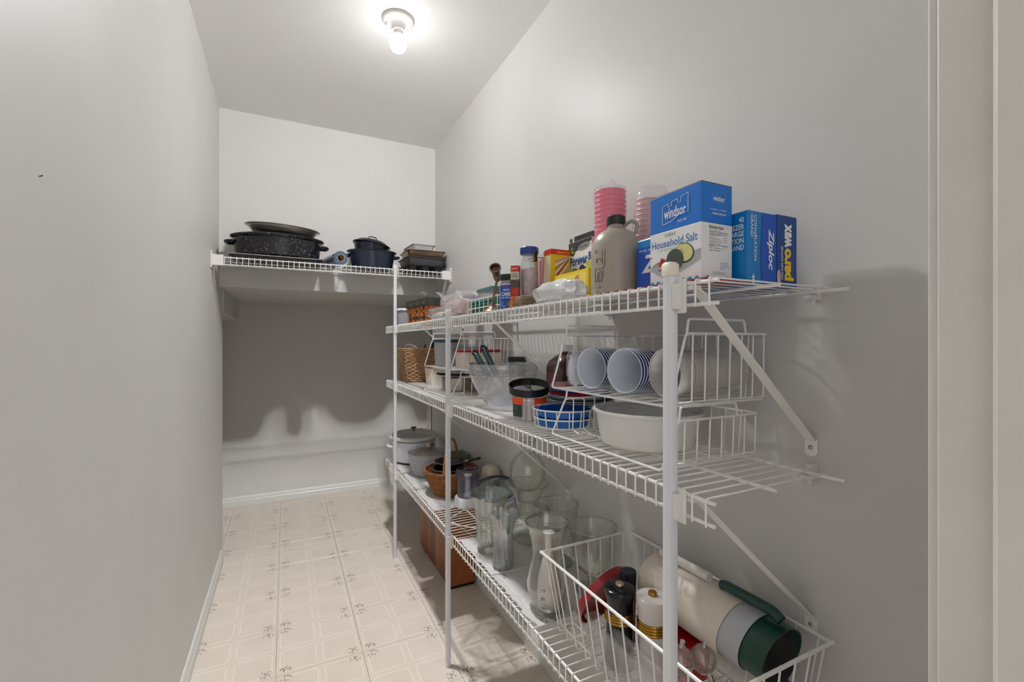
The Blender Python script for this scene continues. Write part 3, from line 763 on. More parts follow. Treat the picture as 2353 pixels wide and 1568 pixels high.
text('logo_yellow', 'paro', GW, .012, .010, .058, .026, YEL, wx, bold=0.05)
text('logo_white', 'wax', GW, .071, .0155, .043, .0205, INKW, wx, bold=0.05)
text('wax_text', 'CIRE PURE RAFFINÉE', GW, .013, .0405, .060, .006, INKW, wx, bold=0.01)
decal('oval', ell(.016, .0515, .014, .0045), GW, mat('oval_cream', (236, 214, 196), rough=0.5), wx)
text('oval_text', 'CONROS', GW, .005, .0495, .022, .004, REDM, wx, bold=0.02, lift=0.0008)

rm = thing('placemat', 'dark red folded placemat under the salt box', 'placemat', (0, 0, Z1))
boxobj('fold', (0.585, 0.693, 0.50, 0.768, 0.0, 0.0016), mat('red_vinyl', (150, 28, 40), rough=0.4, var=0.1), rm)
boxobj('fold', (0.585, 0.693, 0.50, 0.764, 0.0017, 0.0032), MATS['red_vinyl'], rm)

# --- jug
JUG = mat('grey_stoneware_plastic', (168, 158, 144), rough=0.33, var=0.04, vscale=8)
jg = thing('jug', 'taupe plastic jug with black cap and loop handle', 'jug', (0.700, 0.853, Z1))
MB().lathe([(0.0005, 0), (0.052, 0), (0.0575, 0.006), (0.0585, 0.06), (0.0585, 0.115), (0.056, 0.132), (0.049, 0.148), (0.037, 0.160), (0.024, 0.167), (0.019, 0.171), (0.0185, 0.178), (0.0005, 0.178)], 44).build('body', JUG, jg)
MB().lathe([(0.0005, 0.178), (0.0215, 0.178), (0.022, 0.182), (0.022, 0.196), (0.0195, 0.199), (0.0005, 0.199)], 32).build('cap', BLACKP, jg)
MB().tube(fillet([(0.012, -0.0145, 0.176), (0.022, -0.030, 0.186), (0.030, -0.040, 0.176), (0.0275, -0.036, 0.155)], 0.012, 5), 0.0045, 8).build('handle', JUG, jg)
def on_cyl(r, a, z): return (r * math.cos(a), r * math.sin(a), z)
def cylprint(parent, r, segs, m, w=0.0009, name='drawing'):
    for s in segs:
        pts = []
        for (a0, z0), (a1, z1) in zip(s[:-1], s[1:]):
            for k in range(4): t = k / 4; pts.append(on_cyl(r + 0.0002, math.radians(a0 + (a1 - a0) * t), z0 + (z1 - z0) * t))
        pts.append(on_cyl(r + 0.0002, math.radians(s[-1][0]), s[-1][1]))
        MB().tube(pts, w / 2, 4).build(name, m, parent, smooth=False)
cylprint(jg, 0.0586, [[(176, .112), (186, .113)], [(176, .108), (186, .109)], [(200, .108), (200, .085)], [(206, .112), (206, .078)], [(176, .072), (196, .068), (206, .074), (194, .092), (180, .094)],
    [(178, .070), (178, .040), (186, .040), (186, .060)], [(190, .062), (190, .040), (198, .040), (198, .062), (190, .062)], [(202, .066), (202, .048)], [(182, .088), (186, .092), (184, .084), (182, .088)], [(174, .030), (196, .028)], [(180, .016), (190, .018)]], INKB, 0.0013)

# --- pink cup stacks in clear sleeves
ORD = ['first', 'second', 'third', 'fourth', 'fifth', 'sixth', 'seventh', 'eighth', 'ninth', 'tenth', 'eleventh', 'twelfth', 'thirteenth', 'fourteenth', 'fifteenth', 'sixteenth', 'seventeenth']
PINK = mat('pink_cup', (246, 112, 146), rough=0.35, var=0.05)
PALEPINK = mat('pale_pink_cup', (226, 176, 178), rough=0.35, var=0.05)
def cup_mesh(name, r0, r1, h, m, n=28):
    return MB().lathe(shell([(0.0005, 0), (r0, 0), (r0 + (r1 - r0) * 0.96, h * 0.965), (r1 + 0.0012, h * 0.968), (r1 + 0.0018, h * 0.984), (r1 + 0.0012, h)], 0.0005), n).build(name, m)
def cup_stack(n, base, axis, pitch, r0, r1, h, mats, label, group, name='cup', first_label=None, roll=0.0):
    """nested cups; base = bottom centre of the innermost-placed first cup, axis = direction from bottom to mouth"""
    a = Vector(axis).normalized(); q = Vector((0, 0, 1)).rotation_difference(a)
    protos = {}
    for k in range(n):
        m = mats[k % len(mats)]
        if m.name not in protos:
            o = protos[m.name] = cup_mesh(name, r0, r1, h, m)
        else: o = protos[m.name].copy(); COL.objects.link(o)
        o.location = Vector(base) + a * (pitch * k); o.rotation_mode = 'QUATERNION'; o.rotation_quaternion = q
        tag(o, label % ORD[n - 1 - k], 'cup', group)
cup_stack(17, (0.800, 1.000, Z1 + 0.0005), (0, 0, 1), 0.0135, 0.029, 0.041, 0.098, [PINK], 'pink plastic cup, %s from the top of the upright stack behind the jug', 'pink cups in the upright sleeve')
sl = thing('plastic_sleeve', 'clear crinkled sleeve around the upright pink cup stack', 'sleeve', (0.800, 1.000, Z1))
MB().lathe([(0.0447, 0.0), (0.0455, 0.1), (0.0447, 0.2), (0.0452, 0.3), (0.0447, 0.322), (0.02, 0.334), (0.008, 0.350)], 40, cap0=False, cap1=False, wob=lambda a, z: 1 + 0.012 * math.sin(7 * a + z * 90) + 0.01 * math.sin(13 * a - z * 50)).build('film', BAG, sl)
cup_stack(13, (0.797, 0.865, Z1 + 0.004), (0.02, -0.10, 1), 0.0125, 0.027, 0.037, 0.095, [PALEPINK], 'pale pink plastic cup, %s from the top of the stack beside the salt box', 'pale pink cups in the leaning sleeve')
s2 = thing('plastic_sleeve', 'clear loose sleeve around the leaning pale pink cup stack', 'sleeve', (0.797, 0.865, Z1 + 0.004))
s2.rotation_mode = 'QUATERNION'; s2.rotation_quaternion = Vector((0, 0, 1)).rotation_difference(Vector((0.02, -0.10, 1)).normalized())
MB().lathe([(0.040, 0.0), (0.042, 0.1), (0.041, 0.2), (0.040, 0.255), (0.030, 0.275), (0.012, 0.283)], 40, cap0=False, cap1=False, wob=lambda a, z: 1 + 0.02 * math.sin(5 * a + z * 70)).build('film', BAG, s2)

# --- garden bag carton (black top, green print)
gb = thing('produce_bag_box', 'white and black carton printed with vegetables and slanted blue words', 'box', (0, 0, Z1))
gx0, gx1, gy0, gy1, gh = 0.770, 0.826, 1.043, 1.158, 0.200
carton(gb, gx0, gx1, gy0, gy1, 0, gh, WHITECARD)
K = FX((gx0 - 0.0001, gy1, 0)); W3 = gy1 - gy0
DK = mat('print_charcoal', (44, 46, 50), rough=0.4)
decal('black_band', [(0, gh - .001), (0, gh - .034), (.035, gh - .030), (W3, gh - .010), (W3, gh - .001)], K, DK, gb)
decal('green_badge', ell(.021, gh - .024, .014, .017), K, mat('badge_green', (40, 66, 56), rough=0.4), gb, 0.0007)
text('badge_text', 'EXTRA\nLIFE\nPRODUCE', K, .0125, gh - .034, .017, .019, mat('badge_yellow', (200, 220, 40), rough=0.5), gb, bold=0.02, lift=0.0011)
decal('silver_oval', ell(.078, gh - .021, .030, .010, 0.12), K, mat('oval_silver', (160, 162, 164), rough=0.35, metal=0.5), gb, 0.0008)
text('oval_text', 'GREEN BAGS', K, .058, gh - .0235, .040, .006, DK, gb, lift=0.0012)
text('title', 'Forever', K, .008, gh - .072, .088, .026, mat('title_navy', (22, 64, 130), rough=0.4), gb, bold=0.03, lift=0.0006).rotation_euler = (0, 0, 0)
text('title_shine', 'Forever', K, .0075, gh - .0585, .0885, .0125, mat('title_sky', (60, 160, 220), rough=0.4), gb, bold=0.01, lift=0.0008)
text('title_tail', 'B', K, .1005, gh - .065, .012, .024, MATS['title_navy'], gb, bold=0.03, lift=0.0006)
decal('melon', ell(.03, .092, .026, .030), K, mat('melon_green', (120, 150, 90), rough=0.5, var=0.35, vscale=120), gb)
decal('plum', ell(.073, .107, .016, .022, 0.6), K, mat('grape_dark', (50, 42, 58), rough=0.5, var=0.3, vscale=200), gb, 0.0006)
decal('lettuce', ell(.10, .112, .014, .025), K, mat('lettuce_green', (186, 200, 96), rough=0.5, var=0.2, vscale=150), gb, 0.0005)
decal('pepper', ell(.083, .084, .018, .016), K, mat('pepper_yellow', (240, 200, 30), rough=0.4, var=0.1, vscale=100), gb, 0.0008)
bf = MB().box(gx0 + 0.004, gx1 - 0.004, gy0 - 0.001, gy1 - 0.022, gh + 0.0002, gh + 0.017).build('raised_flap', mat('flap_black', (38, 38, 42), rough=0.4, var=0.1), gb, smooth=False, bevel=0.001)
boxobj('side_flap', (gx0 + 0.002, gx0 + 0.004, gy1 - 0.014, gy1 - 0.001, gh + 0.0002, gh + 0.013), mat('flap_brown', (84, 74, 70), rough=0.7), gb)

# --- straws carton
sb_ = thing('straw_box', 'yellow and red carton printed with drinking straws', 'box', (0, 0, Z1))
qx0, qx1, qy0, qy1, qh = 0.700, 0.768, 1.147, 1.184, 0.178
carton(sb_, qx0, qx1, qy0, qy1, 0, qh, mat('yellow_carton', (222, 190, 24), rough=0.38, var=0.03))
N_ = FY((qx0, qy0 - 0.0001, 0)); M_ = FX((qx0 - 0.0001, qy1, 0)); WQ = qx1 - qx0
RED2 = mat('carton_red', (206, 52, 34), rough=0.4)
decal('red_band', rect(0, WQ, qh - .016, qh - .0005), N_, RED2, sb_); decal('red_band', rect(0, qy1 - qy0, qh - .016, qh - .0005), M_, RED2, sb_)
text('band_text', 'FORMAT ÉCONO', N_, .020, qh - .0125, .046, .008, YEL, sb_, bold=0.02, lift=0.0008)
SCOL = [mat('straw_white', (224, 214, 206), rough=0.4), mat('straw_rose', (196, 150, 146), rough=0.4), mat('straw_ochre', (170, 128, 60), rough=0.4), mat('straw_red', (160, 60, 56), rough=0.4)]
for k in range(11):
    o = -0.05 + 0.0125 * k
    p0 = (max(.010, .010 + max(0, o) * 0.75), max(.012, .012 - o * 1.0 if o < 0 else .012))
    a = [(.012, .045 + .0125 * k), (.012 + .05, .045 + .0125 * k + .058)]
    a = [(max(0.012, x), min(qh - .019, max(.02, y))) for x, y in a]
    if a[1][1] - a[0][1] < 0.012: continue
    decal('straw_print', [(a[0][0], a[0][1]), (a[0][0] + .003, a[0][1] - .006), (a[1][0], a[1][1] - .006), (a[1][0], a[1][1])], N_, SCOL[(0, 0, 1, 0, 3, 0, 2, 0, 1, 0, 2)[k]], sb_, 0.0003 + 0.00003 * k)
for k in range(4): decal('straw_print', [(.003 + .007 * k, .03), (.008 + .007 * k, .03), (.011 + .007 * k, qh - .02), (.006 + .007 * k, qh - .02)], M_, SCOL[k % 2 * 0], sb_)

# --- yellow spoon carton
yb = thing('cutlery_box', 'yellow carton of forty-eight plastic spoons half hidden by a white bag', 'box', (0, 0, Z1))
yx0, yx1, yy0, yy1, yh = 0.700, 0.742, 0.962, 1.128, 0.094
carton(yb, yx0, yx1, yy0, yy1, 0, yh, mat('sunny_carton', (246, 208, 40), rough=0.4, var=0.03))
Q = FX((yx0 - 0.0001, yy1, 0)); WY = yy1 - yy0
decal('pale_panel', rect(.012, WY - .010, .006, yh - .008), Q, mat('lemon_panel', (247, 226, 110), rough=0.4), yb)
text('count', '48', Q, WY - .062, yh - .030, .020, .018, REDM, yb, bold=0.0, shear=0.2, lift=0.0008)
text('line', 'cuillères', Q, WY - .085, yh - .048, .060, .013, MATS['print_dark'], yb, lift=0.0008)
text('line', 'en plastique', Q, WY - .090, yh - .068, .080, .013, MATS['print_dark'], yb, lift=0.0008)
decal('dark_tab', rect(.058, .085, yh - .030, yh - .022), Q, DK, yb, 0.0008)

wb = tag(blob('plastic_bag', (0.085, 0.215, 0.062), 3, mat('white_film', (224, 224, 226), rough=0.25, coat=0.3, var=0.03), amp=0.22, freq=1.25, fine=0.012, loc=(0.637, 1.005, Z1)), 'crumpled white plastic bag in front of the yellow carton', 'bag')

# --- jar with blue lid
jr = thing('jar', 'clear plastic jar with blue lid full of pale potpourri', 'jar', (0.668, 1.222, Z1 + 0.024))
hollow('body', [(0.024, 0), (0.0265, 0.004), (0.027, 0.09), (0.026, 0.118), (0.021, 0.138), (0.0205, 0.145)], CLEARP, jr, 0.0012, 32)
MB().lathe([(0.0005, 0.002), (0.024, 0.002), (0.0252, 0.06), (0.0245, 0.098), (0.012, 0.104), (0.0005, 0.105)], 28, wob=lambda a, z: 1 - 0.04 * abs(math.sin(9 * a + z * 300))).build('potpourri', mat('potpourri', (206, 186, 190), rough=0.7, var=0.28, vscale=70), jr)
MB().lathe([(0.0005, 0.146), (0.0275, 0.146), (0.0285, 0.148), (0.0285, 0.164), (0.026, 0.167), (0.0005, 0.167)], 36).build('lid', mat('blue_lid', (34, 58, 140), rough=0.35, var=0.05), jr)
bj = tag(blob('cloth_pouch', (0.062, 0.12, 0.04), 8, mat('brown_pouch', (126, 108, 86), rough=0.8, var=0.2, vscale=60, bump=0.3, bscale=200), amp=0.12, power=0.5, loc=(0.640, 1.200, Z1)), 'brown cloth pouch lying against the potpourri jar', 'pouch')
gj = thing('jar', 'glass clip-top jar with wire bail behind the blue lidded jar', 'jar', (0.775, 1.345, Z1))
hollow('body', [(0.036, 0), (0.038, 0.005), (0.038, 0.15), (0.035, 0.165), (0.034, 0.178)], GLASS2, gj, 0.0025, 32)
MB().lathe([(0.0005, 0.180), (0.038, 0.180), (0.039, 0.186), (0.036, 0.195), (0.0005, 0.198)], 32).build('lid', GLASS2, gj)
DWIRE = mat('bail_wire', (64, 60, 58), rough=0.35, metal=0.8)
MB().tube([(0.0392 * math.cos(2 * PI * k / 32), 0.0392 * math.sin(2 * PI * k / 32), 0.183) for k in range(32)], 0.0012, 6, closed=True).build('bail_ring', DWIRE, gj)
MB().tube(fillet([(0.0, -0.039, 0.183), (-0.012, -0.046, 0.200), (0.004, -0.052, 0.200), (0.012, -0.046, 0.172), (0.0, -0.041, 0.165)], 0.006), 0.0012, 6).build('bail_clasp', DWIRE, gj)
sk = thing('skewer_pack', 'clear pack of pink party picks standing beside the potpourri jar', 'packet', (0.695, 1.205, Z1))
for k in range(9):
    a = k * 2.4; r_ = 0.004 + 0.0009 * k
    tubeobj('pick', [(r_ * math.cos(a), r_ * math.sin(a), 0.04), (1.5 * r_ * math.cos(a), 1.5 * r_ * math.sin(a), 0.16 - 0.004 * (k % 4))], 0.0022, mat('pick_pink', (214, 120, 140), rough=0.4), sk)
MB().loft([(0.013, 0.013, 0.006, 0), (0.015, 0.015, 0.006, 0.1), (0.015, 0.015, 0.006, 0.145)], 5, cap1=False).build('film', BAG, sk)
MB().box(-0.016, -0.0155, -0.004, 0.008, 0.02, 0.165).build('yellow_strip', YEL, sk, smooth=False)
MB().box(-0.018, -0.0162, -0.014, 0.010, 0.146, 0.176).build('header_card', INKB, sk, smooth=False)
MB().box(-0.0185, -0.0181, -0.002, 0.010, 0.150, 0.172).build('header_flash', mat('flash_orange', (230, 90, 40), rough=0.5), sk, smooth=False)

# --- spice carton and tin
sc_ = thing('spice_grinder', 'narrow spice carton with red top and orange base', 'spice', (0.624, 1.228, Z1), math.radians(50))
for z0, z1, m in ((0, 0.040, mat('spice_orange', (236, 120, 20), rough=0.35, var=0.08, vscale=40)), (0.040, 0.066, mat('spice_red', (176, 52, 34), rough=0.4, var=0.4, vscale=120)), (0.066, 0.090, mat('spice_dark', (84, 72, 58), rough=0.5, var=0.4, vscale=160)), (0.090, 0.114, mat('spice_label', (196, 186, 170), rough=0.5)), (0.114, 0.132, REDM)):
    boxobj('band', (-0.0125, 0.0125, -0.0125, 0.0125, z0 + 0.0001, z1), m, sc_)
SF = FX((-0.0126, 0.0125, 0))
text('label_text', 'CLUB\nHOUSE', SF, .003, .096, .019, .013, MATS['print_dark'], sc_)
text('top_text', 'SEA SALT', SF, .003, .120, .019, .006, INKW, sc_)
at_ = thing('spice_tin', 'blue and white tin with black lid reading aqua care', 'tin', (0.640, 1.318, Z1), math.radians(42))
MB().loft([(0.0195, 0.0215, 0.009, 0), (0.0195, 0.0215, 0.009, 0.088)], 6).build('body', mat('tin_white', (214, 216, 222), rough=0.35, var=0.02), at_)
MB().loft([(0.0200, 0.0220, 0.009, 0.0), (0.0200, 0.0220, 0.009, 0.004)], 6).build('base_ring', BLACKP, at_)
MB().loft([(0.0175, 0.0190, 0.009, 0.0882), (0.018, 0.0195, 0.009, 0.094), (0.0165, 0.018, 0.009, 0.0945), (0.0165, 0.018, 0.009, 0.099)], 6).build('neck', MATS['oval_silver'] if 'oval_silver' in MATS else CHROME, at_)
MB().loft([(0.0175, 0.019, 0.009, 0.0991), (0.018, 0.0195, 0.009, 0.117), (0.016, 0.0175, 0.009, 0.120)], 6).build('lid', BLACKP, at_)
AF = FX((-0.0196, 0.0215, 0))
decal('blue_label', rect(.005, .042, .006, .084), AF, mat('tin_blue', (16, 82, 176), rough=0.4), at_)
text('brand_small', 'PRODUIT', AF, .011, .076, .026, .004, mat('print_magenta', (190, 60, 130), rough=0.5), at_, lift=0.0008)
text('name', 'AQUA', AF, .0145, .064, .024, .008, INKW, at_, bold=0.02, lift=0.0008)
text('name', 'CARE', AF, .009, .049, .031, .012, INKW, at_, bold=0.03, lift=0.0008)
text('sub', 'FOR FRESH', AF, .008, .041, .032, .005, INKW, at_, bold=0.01, lift=0.0008)
text('small_print', '100 %\nNET\nCONTENTS', AF, .009, .014, .014, .016, INKW, at_, lift=0.0008)
decal('picture', rect(.028, .041, .016, .031), AF, mat('tin_gold', (150, 110, 50), rough=0.4), at_, 0.0006)

# --- bronze horn candle holder
BRZ = mat('bronze', (122, 98, 84), rough=0.38, metal=0.75, var=0.15, vscale=40)
bh = thing('candle_holder', 'bronze candle holder with slim stem and open horn socket', 'candle holder', (0.612, 1.372, Z1))
MB().lathe([(0.0005, 0), (0.034, 0), (0.034, 0.003), (0.030, 0.007), (0.022, 0.012), (0.017, 0.014), (0.012, 0.022), (0.007, 0.030), (0.0045, 0.036)], 32).build('base', BRZ, bh)
tubeobj('stem', [(0, 0, 0.034), (0.004, -0.008, 0.07), (0.007, -0.018, 0.10), (0.006, -0.024, 0.118)], [0.0045, 0.004, 0.0045, 0.005], BRZ, bh, 8)
hs = MB().lathe([(0.0005, 0), (0.008, 0.0), (0.0105, 0.01), (0.0115, 0.05), (0.0155, 0.058), (0.0155, 0.064), (0.0125, 0.064), (0.0105, 0.050), (0.0005, 0.046)], 28).build('socket', BRZ, bh)
hs.rotation_mode = 'QUATERNION'; hs.rotation_quaternion = Vector((0, 0, 1)).rotation_difference(Vector((-0.48, -0.72, 0.50)).normalized()); hs.location = (0.026, 0.016, 0.112); hs.scale = (1.25, 1.25, 1.0)

# --- cream wire caddy with teal napkins
CREAMW = mat('cream_wire', (226, 214, 190), rough=0.4, var=0.03)
cd = thing('napkin_caddy', 'cream wire caddy filled with teal cloth napkins', 'caddy', (0.73, 1.60, Z1))
for z in (0.003, 0.034, 0.068): MB().tube(rrect(0.062, 0.145, 0.006, z, n=3), 0.0022, 5, closed=True).build('hoop', CREAMW, cd)
for k in range(8):
    y = -0.145 + 0.29 * k / 7
    for x in (-0.062, 0.062): tubeobj('upright', [(x, y, 0.002), (x, y, 0.069)], 0.002, CREAMW, cd, 5)
for k in range(1, 4):
    x = -0.062 + 0.031 * k
    for y in (-0.145, 0.145): tubeobj('upright', [(x, y, 0.002), (x, y, 0.069)], 0.002, CREAMW, cd, 5)
for k in range(5):
    tl_ = MB().loft([(0.053, 0.132 - 0.004 * (k % 2), 0.008, 0), (0.055, 0.135, 0.01, 0.005), (0.053, 0.132, 0.008, 0.0115)], 5).build('napkin', mat('teal_cloth', (20, 104, 100), rough=0.8, var=0.15, vscale=40), loc=(0.73 + 0.001 * (k % 2), 1.60, Z1 + 0.0055 + 0.012 * k))
    tag(tl_, 'folded teal napkin, %s from the top of the pile in the cream caddy' % ORD[4 - k], 'napkin', 'teal napkins in the caddy')

# --- bags, lidded tub, splint basket, lace bowl
bg = thing('food_bag', 'large clear bag of pinkish dried goods leaning by the basket', 'bag', (0.716, 1.975, Z1))
blob('film', (0.135, 0.33, 0.135), 11, thin_glass('frosted_bag', tint=(0.98, 0.98, 0.98), ior=1.45, rough=0.2, haze=0.34, hazecol=(0.85, 0.84, 0.86)), bg, amp=0.18, freq=1.4, power=0.6, fine=0.012)
blob('contents', (0.112, 0.26, 0.10), 12, mat('pinkish_straw', (196, 168, 160), rough=0.8, var=0.25, vscale=60), bg, amp=0.15, power=0.7)
MB().add([(-0.03, 0.13, 0.10), (0.01, 0.16, 0.10), (-0.02, 0.235, 0.150), (-0.055, 0.20, 0.150), (-0.03, 0.13, 0.104), (0.01, 0.16, 0.104), (-0.02, 0.235, 0.1515), (-0.055, 0.20, 0.1515)], [(0, 1, 2, 3), (7, 6, 5, 4), (0, 4, 5, 1), (1, 5, 6, 2), (2, 6, 7, 3), (3, 7, 4, 0)]).build('loose_corner', BAG, bg)
tb = thing('food_container', 'clear tub with teal rimmed lid behind the pinkish bag', 'container', (0.833, 1.86, Z1))
MB().loft([(0.040, 0.085, 0.015, 0), (0.045, 0.09, 0.018, 0.13), (0.042, 0.087, 0.016, 0.13), (0.038, 0.083, 0.014, 0.003)], 6).build('tub', CLEARP, tb)
MB().loft([(0.048, 0.093, 0.02, 0.1305), (0.049, 0.094, 0.02, 0.140), (0.044, 0.089, 0.018, 0.144)], 6).build('lid', mat('teal_lid', (70, 118, 116), rough=0.4, var=0.05), tb)
sm = thing('food_bag', 'small flat clear bag with white packets behind the middle post', 'bag', (0.606, 1.90, Z1))
blob('film', (0.075, 0.34, 0.060), 21, BAG, sm, amp=0.26, freq=1.4, power=0.75, fine=0.015)
blob('packet', (0.05, 0.22, 0.032), 22, mat('paper_white', (222, 220, 222), rough=0.7, var=0.05), sm, amp=0.2)

def weave(name, outline, z0, z1, rows, stakes, rad, m, parent, amp=0.003, zr=None, seg=4, taper=None, kind='stuff'):
    b = MB()
    for i in range(rows):
        t = (i + 0.5) / rows; z = z0 + (z1 - z0) * t
        pts = []
        for k in range(stakes * seg):
            u = k / (stakes * seg)
            x, y, nx, ny = outline(u, t)
            o = amp * math.cos(PI * stakes * u + PI * (i % 2)) if stakes % 2 == 0 else amp * math.cos(PI * (stakes) * u + PI * (i % 2))
            pts.append((x + nx * o, y + ny * o, z))
        if zr: b.tube(pts, rad, 5, closed=True, r2=zr)
        else: b.tube(pts, rad, 5, closed=True)
    o = b.build(name, m, parent)
    if kind: o['kind'] = kind
    return o
def rr_outline(hx, hy, r, grow=0.0, hxt=None, hyt=None):
    def f(u, t):
        ax = hx + ((hxt or hx) - hx) * t; ay = hy + ((hyt or hy) - hy) * t
        ring = rrect(ax, ay, r, 0, n=12); n = len(ring)
        # arc-length walk
        L_ = [0.0]
        for i in range(n): L_.append(L_[-1] + math.dist(ring[i][:2], ring[(i + 1) % n][:2]))
        s = u * L_[-1]
        for i in range(n):
            if L_[i + 1] >= s:
                q = (s - L_[i]) / max(1e-9, L_[i + 1] - L_[i]); p0, p1 = ring[i], ring[(i + 1) % n]
                x = p0[0] + (p1[0] - p0[0]) * q; y = p0[1] + (p1[1] - p0[1]) * q
                dx, dy = p1[0] - p0[0], p1[1] - p0[1]; l = math.hypot(dx, dy) or 1
                return x, y, dy / l, -dx / l
        return ring[0][0], ring[0][1], 1, 0
    return f
def circ_outline(r0, r1, sx=1.0, sy=1.0, bulge=0.0):
    def f(u, t):
        r = r0 + (r1 - r0) * t + bulge * math.sin(PI * t); a = 2 * PI * u
        return r * sx * math.cos(a), r * sy * math.sin(a), math.cos(a), math.sin(a)
    return f

SPL = mat('honey_splint', (190, 112, 46), rough=0.5, var=0.22, vscale=30)
SPD = mat('dark_splint', (66, 56, 46), rough=0.5, var=0.15, vscale=30)
kb = thing('splint_basket', 'honey coloured splint basket with dark floral band and strap handle', 'basket', (0.705, 2.375, Z1 + 0.001), math.radians(6))
of = rr_outline(0.075, 0.155, 0.012, hxt=0.085, hyt=0.165)
for i in range(5):
    oo = weave('splint', (lambda i: (lambda u, t: of(u, (i + 0.5) / 8)))(i), 0.005 + 0.0165 * i, 0.005 + 0.0165 * (i + 1), 1, 28, 0.0016, SPD if i == 1 else SPL, kb, amp=0.0028 * (1 if i % 2 else -1), zr=0.0078, kind=None)
for k in range(28):
    x, y, nx, ny = of(k / 28, 0.3); x2, y2, _, _ = of(k / 28, 1.0)
    s = MB().tube([(x, y, 0.0), (x2, y2, 0.118)], 0.0055, 4, r2=0.0009)
    s.build('stake', SPD if k % 3 == 0 else SPL, kb)
MB().loft([(0.080, 0.160, 0.012, 0.086), (0.0895, 0.1695, 0.014, 0.086), (0.0905, 0.1705, 0.014, 0.124), (0.086, 0.166, 0.012, 0.126), (0.083, 0.163, 0.012, 0.122), (0.080, 0.160, 0.012, 0.0862)], 6, cap0=False, cap1=False).build('band', mat('dark_green_band', (58, 58, 50), rough=0.5, var=0.1), kb)
MB().loft([(0.073, 0.153, 0.012, 0.0), (0.073, 0.153, 0.012, 0.004)], 6).build('bottom', SPL, kb)
FLW = mat('painted_flower', (196, 166, 140), rough=0.6, var=0.2, vscale=60)
for fy in (-0.11, -0.02, 0.07):
    for k in range(9):
        a = k * 0.9
        MB().lathe([(0.0005, 0), (0.0042, 0), (0.0005, 0.0006)], 8).build('painted_petal', FLW, kb).matrix_local = Matrix.Translation((-0.0907, fy + 0.006 * k - 0.02, 0.105 + 0.009 * math.sin(a * 2.2))) @ Matrix.Rotation(-PI / 2, 4, 'Y') @ Matrix.Scale(0.45, 4, (1, 0, 0))
MB().tube([(-0.085 + 0.17 * k / 14 if False else 0.0, 0.166 * math.cos(PI * k / 16) * 1.0, 0.10 + (0.02 if k in (0, 16) else 0.0)) for k in ()] or fillet([(-0.02, 0.166, 0.09), (-0.02, 0.172, 0.17), (0.0, 0.150, 0.185), (0.02, 0.128, 0.17), (0.02, 0.150, 0.11)], 0.02, 5), 0.007, 6, r2=0.0018).build('strap_handle', mat('grey_strap', (112, 112, 106), rough=0.6, var=0.15), kb)
tag(MB().box(0.79, 0.84, 2.06, 2.13, Z1, Z1 + 0.128).build('blue_carton', BLUE3, smooth=False, bevel=0.001), 'small royal blue carton behind the splint basket', 'box')

lc = thing('lace_bowl', 'glass dish under a white lace cover at the far shelf end', 'dish', (0.655, 2.805, Z1))
hollow('dish', [(0.042, 0), (0.050, 0.04), (0.052, 0.105)], FROST, lc, 0.003, 32)
MB().lathe([(0.0005, 0.108), (0.045, 0.109), (0.056, 0.106), (0.064, 0.094)], 48, cap1=False, wob=lambda a, z: 1 + 0.05 * math.sin(12 * a) * (1 if z < 0.1 else 0.2)).build('lace_cover', mat('white_lace', (228, 226, 224), rough=0.85, var=0.06, vscale=90), lc)
for k in range(12):
    a = 2 * PI * k / 12
    MB().lathe([(0.0005, -0.005), (0.0055, -0.002), (0.006, 0.002), (0.0005, 0.006)], 8, c=(0.062 * math.cos(a), 0.062 * math.sin(a), 0.098)).build('bobble', MATS['white_lace'], lc)

# ================================================================== MIDDLE SHELF THINGS
def tier(y0, y1, z0, h, label, loops=True, group='white stacking wire baskets'):
    """open-fronted stacking basket: slanted front corners, rim, raised loops that carry the next basket"""
    t = thing('stacking_basket', label, 'wire basket', (0, y0, z0), group=group)
    Lb = y1 - y0; r = 0.0024; w = 0.0017
    xf, xb, xt = 0.596, 0.858, 0.636
    zf = r
    frame = fillet([(xt, 0, h), (xf, 0, zf + 0.001), (xf, Lb, zf + 0.001), (xt, Lb, h), (xb, Lb, h), (xb, 0, h)], 0.008, 4, closed=True)
    MB().tube(frame, r, 6, closed=True).build('frame', WIRE, t)
    for y in (0.0, Lb):
        s = -1 if y > 0 else 1
        yy = y + s * 0.0045
        for k in range(7):
            x = 0.655 + 0.033 * k
            tubeobj('side_wire', fillet([(x, y, h), (x + 0.003, yy, h - 0.004), (x, yy, zf + 0.006), (x, yy + s * 0.03, zf - 0.0005)], 0.004, 3), w, WIRE, t, 5)
        tubeobj('floor_rod', [(xf + 0.004, yy + s * 0.004, zf), (xb - 0.004, yy + s * 0.004, zf)], r * 0.8, WIRE, t, 5)
        if loops:
            tubeobj('stacking_loop', fillet([(xt + 0.002, y, h), (xt + 0.006, y, h + 0.026), (0.79, y, h + 0.026), (0.795, y, h)], 0.006, 4), r, WIRE, t, 6)
    n = int(Lb / 0.036)
    for k in range(1, n):
        y = Lb * k / n
        tubeobj('floor_wire', fillet([(xf, y, zf + 0.001), (xb - 0.012, y, zf), (xb - 0.001, y, h)], 0.008, 3), w, WIRE, t, 5)
    for x in (0.68, 0.77): tubeobj('cross_rod', [(x, 0.008, zf - 0.0006), (x, Lb - 0.008, zf - 0.0006)], w, WIRE, t, 5)
    return t
NZ = Z2 + 0.0008
tier(0.602, 0.972, NZ, 0.088, 'near lower stacking wire basket holding the white oval dish')
UZ = NZ + 0.088 + 0.026 + 0.0028
tier(0.584, 0.972, UZ - 0.001, 0.132, 'near upper stacking wire basket full of party cups')
tier(1.752, 2.135, NZ, 0.088, 'far lower stacking wire basket around the steel pot')
tier(1.752, 2.135, UZ - 0.001, 0.132, 'far upper stacking wire basket with blue and red lidded tubs')
